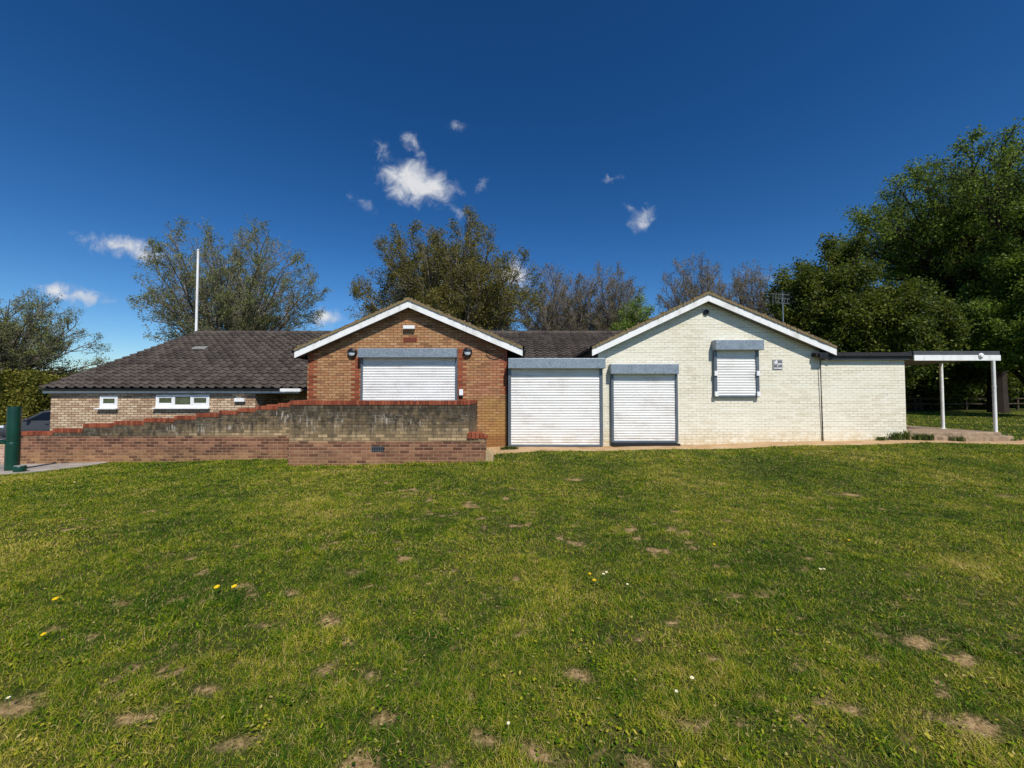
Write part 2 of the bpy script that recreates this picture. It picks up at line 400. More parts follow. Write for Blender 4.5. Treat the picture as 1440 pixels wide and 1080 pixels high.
def paving_mat():
    m, nt, out = new_mat('grey_paving'); P = nt.pos()
    br = nt.n('ShaderNodeTexBrick', {'Vector': P, 'Scale': 1.0, 'Color1': c4(srgb(150, 142, 132)), 'Color2': c4(srgb(174, 164, 152)), 'Mortar': c4(srgb(104, 98, 88)), 'Mortar Size': .012, 'Brick Width': .6, 'Row Height': .4})
    n = nt.noise(P, 5, 5, .65)
    c = nt.mix(nt.ss(n, .4, .7, 0, .5), br.outputs[0], srgb(120, 108, 92))
    princ(nt, out, c, .9, 0, nt.bump(nt.noise(P, 40, 3), .4, .008), .25); return m
M['paving'] = paving_mat()

def leaf_mat(name, stops, trans=.35, nscale=.6):
    m, nt, out = new_mat(name)
    g = nt.n('ShaderNodeNewGeometry'); P = g.outputs['Position']
    f = nt.m('ADD', nt.m('MULTIPLY', g.outputs['Random Per Island'], .55), nt.m('MULTIPLY', nt.noise(P, nscale, 3, .6), .5))
    c = nt.ramp(f, stops)
    d = nt.n('ShaderNodeBsdfPrincipled', {'Base Color': c, 'Roughness': .55}); d.inputs['Specular IOR Level'].default_value = .3
    t = nt.n('ShaderNodeBsdfTranslucent', {'Color': nt.mix(.25, c, (.35, .45, .05))})
    x = nt.n('ShaderNodeMixShader', {0: trans}); nt.L.new(d.outputs[0], x.inputs[1]); nt.L.new(t.outputs[0], x.inputs[2])
    nt.L.new(x.outputs[0], out.inputs[0]); return m
M['leaf_grey'] = leaf_mat('grey_green_spring_leaf', [(.2, srgb(86, 94, 50)), (.5, srgb(120, 126, 70)), (.8, srgb(150, 148, 92))])
M['leaf_olive'] = leaf_mat('olive_spring_leaf', [(.2, srgb(78, 78, 32)), (.5, srgb(108, 104, 44)), (.8, srgb(142, 126, 60))])
M['leaf_bud'] = leaf_mat('brownish_bud', [(.2, srgb(92, 84, 62)), (.5, srgb(116, 104, 76)), (.8, srgb(134, 122, 84))])
M['leaf_fresh'] = leaf_mat('fresh_green_leaf', [(.2, srgb(80, 108, 22)), (.5, srgb(112, 138, 36)), (.8, srgb(140, 160, 60))])
M['leaf_dark'] = leaf_mat('deep_green_leaf', [(.2, srgb(40, 52, 16)), (.5, srgb(72, 86, 24)), (.8, srgb(128, 132, 42))])
M['leaf_beech'] = leaf_mat('beech_green_leaf', [(.2, srgb(52, 72, 22)), (.5, srgb(94, 118, 36)), (.8, srgb(140, 154, 54))])
M['leaf_hedge'] = leaf_mat('olive_hedge_leaf', [(.2, srgb(84, 86, 30)), (.5, srgb(122, 122, 44)), (.8, srgb(158, 144, 66))], .4)
M['leaf_weed'] = leaf_mat('weed_leaf', [(.2, srgb(46, 62, 26)), (.5, srgb(72, 88, 36)), (.8, srgb(96, 108, 50))], .25, 5)
def grass_mat():
    m, nt, out = new_mat('grass_blade'); g = nt.n('ShaderNodeNewGeometry'); P = g.outputs['Position']; r = g.outputs['Random Per Island']
    big = nt.noise(P, .42, 3, .6); mid = nt.noise(P, 2.6, 4, .65); fine = nt.noise(P, 11, 3, .6)
    f = nt.m('ADD', nt.m('MULTIPLY', nt.m('SUBTRACT', big, .5), 1.5), nt.m('MULTIPLY', nt.m('SUBTRACT', mid, .5), 1.1))
    f = nt.m('ADD', nt.m('ADD', f, nt.m('MULTIPLY', nt.m('SUBTRACT', fine, .5), .6)), nt.m('ADD', .12, nt.m('MULTIPLY', r, .62)))
    c = nt.ramp(f, [(.0, srgb(38, 70, 8)), (.26, srgb(72, 108, 12)), (.46, srgb(114, 138, 18)), (.64, srgb(162, 162, 34)), (.84, srgb(190, 172, 72)), (1, srgb(208, 186, 118))])
    straw = nt.m('MULTIPLY', nt.m('GREATER_THAN', nt.n('ShaderNodeTexWhiteNoise', {'W': nt.m('MULTIPLY', r, 917.3)}, noise_dimensions='1D').outputs[0], .9), .8)
    c = nt.mix(straw, c, srgb(196, 174, 112))
    dr = nt.n('ShaderNodeAttribute', attribute_name='dry').outputs['Fac']
    c = nt.mix(nt.m('MULTIPLY', nt.ss(nt.m('ADD', dr, nt.m('MULTIPLY', nt.m('SUBTRACT', r, .5), .5)), .15, .75), .8), c, srgb(178, 156, 98))
    d = nt.n('ShaderNodeBsdfPrincipled', {'Base Color': c, 'Roughness': .6}); d.inputs['Specular IOR Level'].default_value = .15
    t = nt.n('ShaderNodeBsdfTranslucent', {'Color': c})
    x = nt.n('ShaderNodeMixShader', {0: .28}); nt.L.new(d.outputs[0], x.inputs[1]); nt.L.new(t.outputs[0], x.inputs[2]); nt.L.new(x.outputs[0], out.inputs[0])
    return m
M['grass'] = grass_mat()

# ------------------------------------------------------------------ world: sky, clouds, sun
TX, TY, TZ = -.38, 1.0, -1.30         # the way sunlight travels
EL = math.atan2(-TZ, math.hypot(TX, TY)); AZ = math.atan2(-TX, -TY)
SKY_STRENGTH = .0565
def make_world():
    w = bpy.data.worlds.new('World'); SC.world = w; w.use_nodes = True
    nt = NT(w.node_tree); nt.N.clear()
    out = nt.n('ShaderNodeOutputWorld')
    sky = nt.n('ShaderNodeTexSky', sky_type='NISHITA')
    sky.sun_disc = False; sky.sun_elevation = EL; sky.sun_rotation = AZ
    sky.altitude = 0; sky.air_density = 1.0; sky.dust_density = .25; sky.ozone_density = 4.6
    gm = nt.n('ShaderNodeGamma', {0: sky.outputs[0], 1: 1.36})
    hs = nt.n('ShaderNodeHueSaturation', {'Saturation': 1.15, 'Color': gm.outputs[0]})
    bg = nt.n('ShaderNodeBackground', {'Color': hs.outputs[0], 'Strength': SKY_STRENGTH})
    d = nt.n('ShaderNodeTexCoord').outputs['Generated']
    s = nt.n('ShaderNodeSeparateXYZ', {0: d}).outputs
    yy = nt.m('MAXIMUM', s[1], .05)
    q = nt.n('ShaderNodeCombineXYZ', {0: nt.m('DIVIDE', s[0], yy), 1: nt.m('DIVIDE', s[2], yy), 2: 0.0}).outputs[0]
    wv = nt.n('ShaderNodeVectorMath', operation='SUBTRACT'); nt.L.new(nt.noise(q, 9, 3, .6, out=1), wv.inputs[0]); wv.inputs[1].default_value = (.5, .5, .5)
    wsc = nt.n('ShaderNodeVectorMath', operation='SCALE'); nt.L.new(wv.outputs[0], wsc.inputs[0]); wsc.inputs['Scale'].default_value = .045
    qa = nt.n('ShaderNodeVectorMath', operation='ADD'); nt.L.new(q, qa.inputs[0]); nt.L.new(wsc.outputs[0], qa.inputs[1])
    qw = qa.outputs[0]
    #        px   py   half-w half-h  tilt(deg, + = left end up in photo)  strength
    clouds = [(584, 254, 72, 42, -14, 1.1), (604, 258, 46, 32, 0, 1.0), (558, 248, 44, 26, -20, .8), (580, 196, 42, 20, -58, .5), (540, 214, 44, 20, -40, .5),
              (505, 281, 34, 12, -25, .5), (640, 172, 28, 13, -25, .46), (640, 292, 24, 13, -50, .5), (908, 302, 34, 24, 35, .66), (890, 287, 20, 11, -50, .52),
              (720, 384, 40, 30, -10, 1.1), (168, 345, 92, 22, -11, .82), (200, 351, 56, 20, -8, .75), (96, 414, 84, 20, -10, .82), (76, 408, 42, 19, 0, .8),
              (456, 447, 36, 19, -5, 1.0), (350, 441, 46, 24, 0, .95), (1078, 389, 46, 12, -12, .5), (860, 246, 28, 12, 0, .36), (676, 258, 20, 11, 40, .36)]
    acc = None
    for (px, py, a, b, th, k) in clouds:
        u, v = (px - 720) / F, (557 - py) / F
        mp = nt.n('ShaderNodeMapping', {0: qw}, vector_type='TEXTURE')
        mp.inputs['Location'].default_value = (u, v, 0); mp.inputs['Rotation'].default_value = (0, 0, math.radians(th))
        mp.inputs['Scale'].default_value = (a / F, b / F, 1)
        ln = nt.n('ShaderNodeVectorMath', {0: mp.outputs[0]}, operation='LENGTH').outputs['Value']
        g = nt.m('MULTIPLY', nt.m('SUBTRACT', 1.0, ln, clamp=True), k)
        acc = g if acc is None else nt.m('MAXIMUM', acc, g)
    fb = nt.noise(q, 22, 8, .64, .6)
    gate = nt.ss(acc, 0.0, .12)
    dens = nt.m('ADD', acc, nt.m('MULTIPLY', nt.m('SUBTRACT', fb, .55), 1.5))
    al = nt.m('MULTIPLY', nt.ss(dens, .06, .86), gate)
    al = nt.m('MULTIPLY', al, nt.m('GREATER_THAN', s[1], .05))
    cc = nt.ramp(nt.m('ADD', nt.m('MULTIPLY', nt.noise(q, 30, 4, .6), .5), nt.m('MULTIPLY', dens, .6)), [(.25, srgb(176, 192, 216)), (.75, srgb(246, 247, 250))])
    cb = nt.n('ShaderNodeBackground', {'Color': cc, 'Strength': .82})
    mx = nt.n('ShaderNodeMixShader', {0: nt.m('MULTIPLY', al, .95)}); nt.L.new(bg.outputs[0], mx.inputs[1]); nt.L.new(cb.outputs[0], mx.inputs[2])
    nt.L.new(mx.outputs[0], out.inputs[0])
    sun = bpy.data.lights.new('sun', 'SUN'); sun.energy = 4.6; sun.angle = math.radians(.53); sun.color = (1, .955, .88)
    so = bpy.data.objects.new('sun', sun); COL.objects.link(so); so.location = (6, -10, 20)
    so.rotation_euler = Vector((TX, TY, TZ)).to_track_quat('-Z', 'Y').to_euler()
make_world()
cam = bpy.data.cameras.new('camera'); co = bpy.data.objects.new('camera', cam); COL.objects.link(co)
cam.sensor_fit = 'HORIZONTAL'; cam.sensor_width = 36; cam.lens = 36 * F / 1440; cam.clip_start = .05; cam.clip_end = 3000
co.location = (0, 0, E); co.rotation_euler = (math.radians(90) + PITCH, 0, 0); SC.camera = co
vs = SC.view_settings; vs.view_transform = 'Standard'; vs.look = 'None'; vs.exposure = 0.0; vs.gamma = 1.0
SC.cycles.max_bounces = 6; SC.cycles.transparent_max_bounces = 8

# ------------------------------------------------------------------ ground sheets
def fbm(x, y, seed=0, octs=4, f0=1.0):
    r = np.random.default_rng(seed); tot = np.zeros_like(x); amp = 1.0; norm = 0
    for o in range(octs):
        T = r.random((64, 64)); fx = x * f0 * 2 ** o + r.random() * 60; fy = y * f0 * 2 ** o + r.random() * 60
        i = np.floor(fx).astype(int); j = np.floor(fy).astype(int); a = fx - i; b = fy - j
        a = a * a * (3 - 2 * a); b = b * b * (3 - 2 * b)
        v = T[i % 64, j % 64] * (1 - a) * (1 - b) + T[(i + 1) % 64, j % 64] * a * (1 - b) + T[i % 64, (j + 1) % 64] * (1 - a) * b + T[(i + 1) % 64, (j + 1) % 64] * a * b
        tot += amp * v; norm += amp; amp *= .55
    return tot / norm
# worn patches: a few of the photo's own, then random ones
worn = []
for px, py, w in [(176, 845, .16), (812, 940, .17), (940, 872, .1), (1000, 560 + 360, .1), (350, 1034, .2), (300, 960, .12), (460, 935, .12), (525, 940, .1), (470, 868, .2), (380, 850, .12), (415, 830, .15),
                  (545, 1000, .15), (700, 850, .1), (735, 885, .12), (560, 1000, .12), (520, 1070, .2), (1218, 920, .14), (1285, 897, .2), (1185, 990, .15), (1360, 1010, .2), (1060, 972, .12), (890, 1062, .2), (1030, 835, .12),
                  (1115, 885, .12), (640, 800, .14), (490, 803, .2), (350, 820, .16), (290, 803, .1), (85, 880, .12), (40, 985, .25), (200, 1000, .2), (560, 760, .12), (1190, 695, .4), (680, 1025, .16), (760, 1050, .18), (955, 1010, .12), (1270, 805, .1), (810, 674, .35), (545, 678, .25), (1410, 697, .3)]:
    x, y = on_ground(px, py); worn.append((x, y, w * .85, .55, random.uniform(-.6, .6)))
for _ in range(90):
    y = random.uniform(1.2, 7.0); x = random.gauss(-.15 * y, .55 * y)
    if abs(x) < 1.5 * y + 1: worn.append((x, y, random.uniform(.025, .1), random.uniform(.35, .8), random.uniform(-3, 3)))
worn = np.array(worn)
def bare(x, y):
    b = np.zeros_like(x); jit = fbm(x, y, 5, 3, 11.0) - .5
    for (wx, wy, w, asp, th) in worn:
        dx = x - wx; dy = y - wy; k = np.abs(dx) + np.abs(dy) < w * 4
        if not k.any(): continue
        a = dx[k] * math.cos(th) + dy[k] * math.sin(th); c = -dx[k] * math.sin(th) + dy[k] * math.cos(th)
        d = np.sqrt((a / w) ** 2 + (c / (w * asp)) ** 2) + jit[k] * 1.3
        b[k] = np.maximum(b[k], .9 * (1 - sstep(-.1, 1.25, d)))
    # ragged small scuffs clustered where the turf is thin
    zone = sstep(.40, .62, fbm(x, y, 77, 3, .55)) * sstep(9.5, 4.5, y) * (.45 + .55 * sstep(3.2, .6, np.abs(x + .12 * y)))
    a = fbm(x, y, 78, 4, 4.6); c = fbm(x * 1.0, y * 1.0, 79, 3, 9.0)
    return np.maximum(b, .85 * sstep(-.03, .13, np.where(zone > .02, .58 * a + .42 * c - .685 + .15 * np.minimum(zone, .8), -1)))
PATH_FRONT = [(-1.0, 10.15), (-.55, 10.2), (0, 10.35), (.6, 10.55), (1.2, 10.7), (3, 10.75), (6, 10.8), (9, 10.85), (13, 10.9), (18, 11.0), (26, 11.2)]
PF = np.array(PATH_FRONT)
def in_path(x, y): return (x > -1.0) & (y > np.interp(x, PF[:, 0], PF[:, 1])) & (y < 11.9)
PAVE = np.array([(10.56, -10.45), (9.9, -10.42), (9.5, -10.5), (9.0, -10.75), (8.6, -11.15), (8.0, -11.9), (7.4, -12.9), (6.5, -15)])[::-1]
def in_pave(x, y): return (x < np.interp(y, PAVE[:, 0], PAVE[:, 1])) & (y > 6.5) & (y < 10.7)

def axis_pts(parts):
    out = []
    for a, b, st in parts: out += list(np.arange(a, b, st))
    return np.array(out + [parts[-1][1]])
gx = axis_pts([(-900, -100, 100), (-100, -30, 5), (-30, -16, .5), (-16, -7, .11), (-7, 7, .055), (7, 18, .11), (18, 40, .6), (40, 100, 5), (100, 900, 100)])
gy = axis_pts([(-300, -20, 40), (-20, 0, 2), (0, 7.5, .05), (7.5, 12.2, .09), (12.2, 40, .6), (40, 120, 6), (120, 1200, 120)])
X, Y = np.meshgrid(gx, gy); Z = ground(X, Y)
def grid_mesh(name, X, Y, Z, mat, **kw):
    h, w = X.shape; idx = np.arange(h * w).reshape(h, w)
    q = np.stack([idx[:-1, :-1], idx[:-1, 1:], idx[1:, 1:], idx[1:, :-1]], -1).reshape(-1, 4)
    return link_mesh(name, np.stack([X, Y, Z], -1).reshape(-1, 3), q.ravel(), np.arange(len(q)) * 4, np.full(len(q), 4), mat, smooth=True, **kw)
gnd = struct(grid_mesh('ground', X, Y, Z, M['ground'], base=(0, 0, 0)))
bv = bare(X.ravel(), Y.ravel()).astype(np.float32)
at = gnd.data.attributes.new('bare', 'FLOAT', 'POINT'); at.data.foreach_set('value', bv)
# path beside the building, with a ragged lawn edge
xs = np.arange(-1.0, 26, .12); rows = 9; Xp = np.repeat(xs[None], rows, 0)
fr = np.interp(xs, PF[:, 0], PF[:, 1]) + (fbm(xs, xs * 0, 3, 3, 1.7) - .5) * .16
Yp = fr[None] + (np.linspace(0, 1, rows)[:, None]) * (11.95 - fr[None])
Zp = ground(Xp, Yp) + .014; Zp[0] -= .03
struct(grid_mesh('path', Xp, Yp, Zp, M['path'], base=(0, 11, 0)))
ys = np.arange(6.5, 10.66, .1); cols = 40; Yq = np.repeat(ys[:, None], cols, 1)
rt = np.interp(ys, PAVE[:, 0], PAVE[:, 1]) + (fbm(ys, ys * 0, 8, 3, 2.0) - .5) * .1
Xq = rt[:, None] - np.linspace(0, 1, cols)[None] * (rt[:, None] + 24)
Zq = ground(Xq, Yq) + .012; Zq[:, 0] -= .03
struct(grid_mesh('pavement', Xq, Yq, Zq, M['paving'], base=(-12, 9, 0)))
Xa, Ya = np.meshgrid(np.arange(-60, -15.6, .8), np.arange(13.6, 40, .6)); struct(grid_mesh('road', Xa, Ya, ground(Xa, Ya) + .02, M['asphalt'], base=(-30, 20, 0)))

# ------------------------------------------------------------------ lawn blades
def make_grass(verges=False):
    P = []; LOD = []
    for (y0, y1, rho, wd) in [(.9, 2.6, 21000, .72), (2.6, 4.2, 13000, .95), (4.2, 6.5, 6500, 1.35), (6.5, 9.0, 3400, 1.9), (9.0, 11.4, 2100, 2.6)]:
        xm = 1.38 * y1 + (3.4 if verges else .6); rho *= .7 if verges else 1; n = int(rho * (y1 - y0) * 2 * xm)
        x = R.uniform(-xm, xm, n); y = R.uniform(y0, y1, n); k = (np.abs(x) < 1.38 * y + .6) if not verges else ((np.abs(x) >= 1.38 * y + .6) & (np.abs(x) < 1.38 * y + 3.4))
        P.append(np.stack([x[k], y[k]], 1)); LOD.append(np.full(k.sum(), wd))
    n = 420 if verges else 42000; x = R.uniform(11, 36, n); y = R.uniform(12.0, 27, n); k = (x < 1.4 * y) & (x > .95 * y)
    P.append(np.stack([x[k], y[k]], 1)); LOD.append(np.full(k.sum(), 6.0))
    P = np.concatenate(P); W = np.concatenate(LOD); x, y = P[:, 0], P[:, 1]
    thin = fbm(x, y, 21, 4, 2.2); bb = bare(x, y)
    keep = R.random(len(x)) < np.clip(1.2 - 1.12 * bb - .75 * sstep(.5, .72, thin) * sstep(9, 4, y), .24, 1)
    keep &= ~((np.abs(y - 7.85 - .012 * x - .05 * np.sin(x * .9)) < .035) & (R.random(len(x)) < .6 * (fbm(x, y, 44, 2, .5) > .45)))
    keep &= ~in_path(x, y - .03) & ~in_pave(x + .02, y)
    keep &= ~((x > -5.3) & (x < -.95) & (y > 9.36)) & ~((x > -1.1) & (x < -.42) & (y > 9.36)) & ~((x < -5) & (y > 10.55))
    keep &= ~((x > 10.5) & (x < 14.3) & (y > 11.3) & (y < 16))
    x, y, W, bb = x[keep], y[keep], W[keep], bb[keep]; n = len(x)
    clump = fbm(x, y, 33, 3, 4.5)
    H = (.011 + .015 * R.random(n) + .017 * sstep(.45, .8, clump)) * (1 - .45 * bb)
    H *= np.where(R.random(n) < .06, 1.5, 1.0); H *= 1 + .12 * (W - 1)
    H *= 1 + 1.1 * ((y > 9.05) & (x > -5.5) & (x < -.4)) * R.random(n) + .8 * (np.abs(y - np.interp(x, PF[:, 0], PF[:, 1])) < .1) * (x > -1) * R.random(n) * (fbm(x, y, 51, 2, 1.3) > .5)
    az = R.uniform(0, 2 * np.pi, n); lean = H * R.uniform(.3, 2.3, n)
    wd = .0021 * W * R.uniform(.7, 1.3, n)
    z = ground(x, y) - .004
    dx, dy = np.cos(az), np.sin(az); ang2 = az + R.normal(np.pi / 2, .5, n); ax, ay = np.cos(ang2), np.sin(ang2)
    V = np.empty((n, 5, 3))
    V[:, 0] = np.stack([x - ax * wd, y - ay * wd, z], 1); V[:, 1] = np.stack([x + ax * wd, y + ay * wd, z], 1)
    mx, my, mz = x + dx * lean * .38, y + dy * lean * .38, z + H * .62
    V[:, 2] = np.stack([mx + ax * wd * .8, my + ay * wd * .8, mz], 1); V[:, 3] = np.stack([mx - ax * wd * .8, my - ay * wd * .8, mz], 1)
    V[:, 4] = np.stack([x + dx * lean, y + dy * lean, z + H], 1)
    # clover and plantain rosettes pressed into the turf
    nc = 420; cy = 1.2 + 6.5 * R.random(nc) ** 1.2; cx = (R.random(nc) * 2 - 1) * (1.3 * cy); kk = R.integers(7, 22, nc)
    bx, by = np.repeat(cx, kk), np.repeat(cy, kk); sp_ = np.repeat(R.uniform(.02, .09, nc), kk); nb = len(bx)
    bx = bx + R.normal(0, 1, nb) * sp_; by = by + R.normal(0, 1, nb) * sp_; az = R.uniform(0, 2 * np.pi, nb); ln = R.uniform(.008, .022, nb); bw = ln * R.uniform(.25, .5, nb); bz = ground(bx, by) + R.uniform(.012, .03, nb)
    dx, dy = np.cos(az), np.sin(az); B = np.empty((nb, 5, 3)); til = R.normal(0, .35, nb) * ln
    B[:, 0] = np.stack([bx + dy * bw * .5, by - dx * bw * .5, bz], 1); B[:, 1] = np.stack([bx - dy * bw * .5, by + dx * bw * .5, bz], 1)
    B[:, 2] = np.stack([bx + dx * ln * .6 - dy * bw, by + dy * ln * .6 + dx * bw, bz + til * .6], 1); B[:, 3] = np.stack([bx + dx * ln * .6 + dy * bw, by + dy * ln * .6 - dx * bw, bz + til * .6], 1)
    B[:, 4] = np.stack([bx + dx * ln, by + dy * ln, bz + til], 1)
    V = np.concatenate([V, B]); n = len(V)
    o = np.arange(n)[:, None] * 5
    loops = np.concatenate([o + np.array([[0, 1, 2, 3]]), o + np.array([[3, 2, 4]])], 1).ravel()
    tot = np.tile([4, 3], n); st = np.concatenate([[0], np.cumsum(tot)[:-1]])
    g = link_mesh('grass', V.reshape(-1, 3), loops, st, tot, M['grass'], base=(0, 0, 0))
    dry = np.concatenate([np.repeat(bb, 5), np.zeros(nb * 5)]).astype(np.float32); at = g.data.attributes.new('dry', 'FLOAT', 'POINT'); at.data.foreach_set('value', dry)
    struct(g, 'short patchy lawn grass at the sides of the lawn' if verges else 'short patchy lawn grass in front of the clubhouse', 'grass', 'stuff')
make_grass()

# ------------------------------------------------------------------ clubhouse
DW = 11.7            # plane of the two gable fronts
DV = 11.46           # front of the bargeboards
DL = 12.95           # front wall of the long low wing
club = thing('clubhouse', 'single storey clubhouse with red brick and cream painted gables and closed white shutters', 'building', (0, 13, G(0, 11)))
zE, yE, PIT = 1.65 + .24, 12.78, .445       # eaves and pitch of the main roof
yR = 19.1; zR = zE + PIT * (yR - yE)
XL, XR = -15.18, 11.0
# red gable
ra = (PX(573, DV), PZ(420, DV)); rl = (PX(413, DV), PZ(492, DV)); rr = (PX(735, DV), PZ(489, DV))
wa = (PX(998.5, DV), PZ(411, DV)); wl = (PX(833, DV), PZ(489, DV)); wr = (PX(1178, DV), PZ(488, DV))
def slope_z(a, b, x): return a[1] + (b[1] - a[1]) * (x - a[0]) / (b[0] - a[0])
def gable_wall(x0, x1, l, a, r, mat, label, drop=.06):
    mb = MB()
    mb.prism([(x0, -.6), (x1, -.6), (x1, slope_z(a, r, x1) - drop), (a[0], a[1] - drop), (x0, slope_z(l, a, x0) - drop)], 'y', DW, 17.6)
    return build(mb, 'wall', mat, club, label=label)
wall_red = gable_wall(xl, xr, rl, ra, rr, M['gable_brick'], 'orange brick gable wall with redder corner bricks')
wx0, wx1 = PX(841.5, DW), PX(1154, DW)
wall_cream = gable_wall(wx0, wx1, wl, wa, wr, M['cream_brick'], 'cream painted brick gable wall')
# long wing with the buff brick, its left end a gable
def pent(y0): return [(y0, -.9), (25.2, -.9), (25.2, zE - .05), (yR, zR - .12), (y0, zE + PIT * (y0 - yE) - .1)]
mb = MB(); mb.prism(pent(DL), 'x', PX(72, DL), PX(359.5, DL)); build(mb, 'wall', M['buff_brick'], club, label='buff brick wall of the low wing')
mb = MB(); mb.prism(pent(14.3), 'x', PX(359.5, DL) + .003, XR - .15); build(mb, 'wall', M['buff_brick'], club, label='recessed entrance wall in shade')
# lobby between the two gables, flat topped
mb = MB(); mb.box(xr + .003, wx0 - .003, 11.95, 15.6, PZ(505, 11.3) - .16, PZ(505, 11.3) - .02); build(mb, 'lobby_roof', M['felt'], club)

def tile_slope(x0, x1, y0, z0, y1, z1, lift=.0, gauge=.33, per=.3, seg=8):
    """pantiles: waves across, a lip at each course"""
    L = math.hypot(y1 - y0, z1 - z0); n = int(math.ceil(L / gauge)); uy, uz = (y1 - y0) / L, (z1 - z0) / L
    ny, nz = -uz, uy
    if nz < 0: ny, nz = -ny, -nz
    xs = np.linspace(x0, x1, int((x1 - x0) / per * seg) + 1)
    ph = (xs - x0) / per * 2 * np.pi
    wave = .027 * np.cos(ph) + .011 * np.cos(2 * ph + .5)
    rowsT = []; rowsO = []
    for k in range(n):
        rowsT += [k * gauge, min((k + 1) * gauge, L)]; rowsO += [.052, .004]
    T = np.array(rowsT); O = np.array(rowsO)
    jit = R.normal(0, .0035, (n, int((x1 - x0) / per) + 2))
    ti = np.clip(((xs - x0) / per).astype(int), 0, jit.shape[1] - 1)
    off = O[:, None] + wave[None] + np.repeat(jit, 2, 0)[:, ti] + lift
    Yv = y0 + uy * T[:, None] + ny * off; Zv = z0 + uz * T[:, None] + nz * off; Xv = np.repeat(xs[None], len(T), 0)
    V = np.stack([Xv, Yv, Zv], -1).reshape(-1, 3); w = len(xs); idx = np.arange(len(V)).reshape(-1, w)
    q = np.stack([idx[:-1, :-1], idx[:-1, 1:], idx[1:, 1:], idx[1:, :-1]], -1).reshape(-1, 4)
    return V, q
V, q = tile_slope(XL, XR, yE, zE, yR, zR)
n0 = len(q)
roof = MB(); roof.add(V, [tuple(f) for f in q])
V, q = tile_slope(XL, XR, 25.42, zE, yR, zR); roof.add(V, [tuple(f) for f in q])
# under-tile deck so that edges have thickness
roof.prism([(yE + .03, zE - .03), (yR, zR - .03), (25.40, zE - .03), (25.40, zE - .07), (yR, zR - .08), (yE + .03, zE - .07)], 'x', XL + .02, XR - .02)
main_roof = build(roof, 'roof', M['tile'], club, label='dark brown pantile main roof')
mb = MB()
xs = np.arange(XL - .02, XR, .45)
for a in xs:
    mb.lathe([(.125, 0), (.13, .01), (.13, .43), (.122, .44)], (a, yR, zR - .035), 14, axis='x')
build(mb, 'ridge_tile', M['tile'], main_roof, smooth=True)
mb = MB(); mb.prism([(yR - 2.55, zR - PIT * 2.55 + .04), (yR - 2.33, zR - PIT * 2.33 + .04), (yR - 2.33, zR - PIT * 2.33 + .09), (yR - 2.53, zR - PIT * 2.53 + .09)], 'x', PX(269, 16.6), PX(288, 16.6))
build(mb, 'roof_vent', M['lead'], main_roof, bevel=.01)

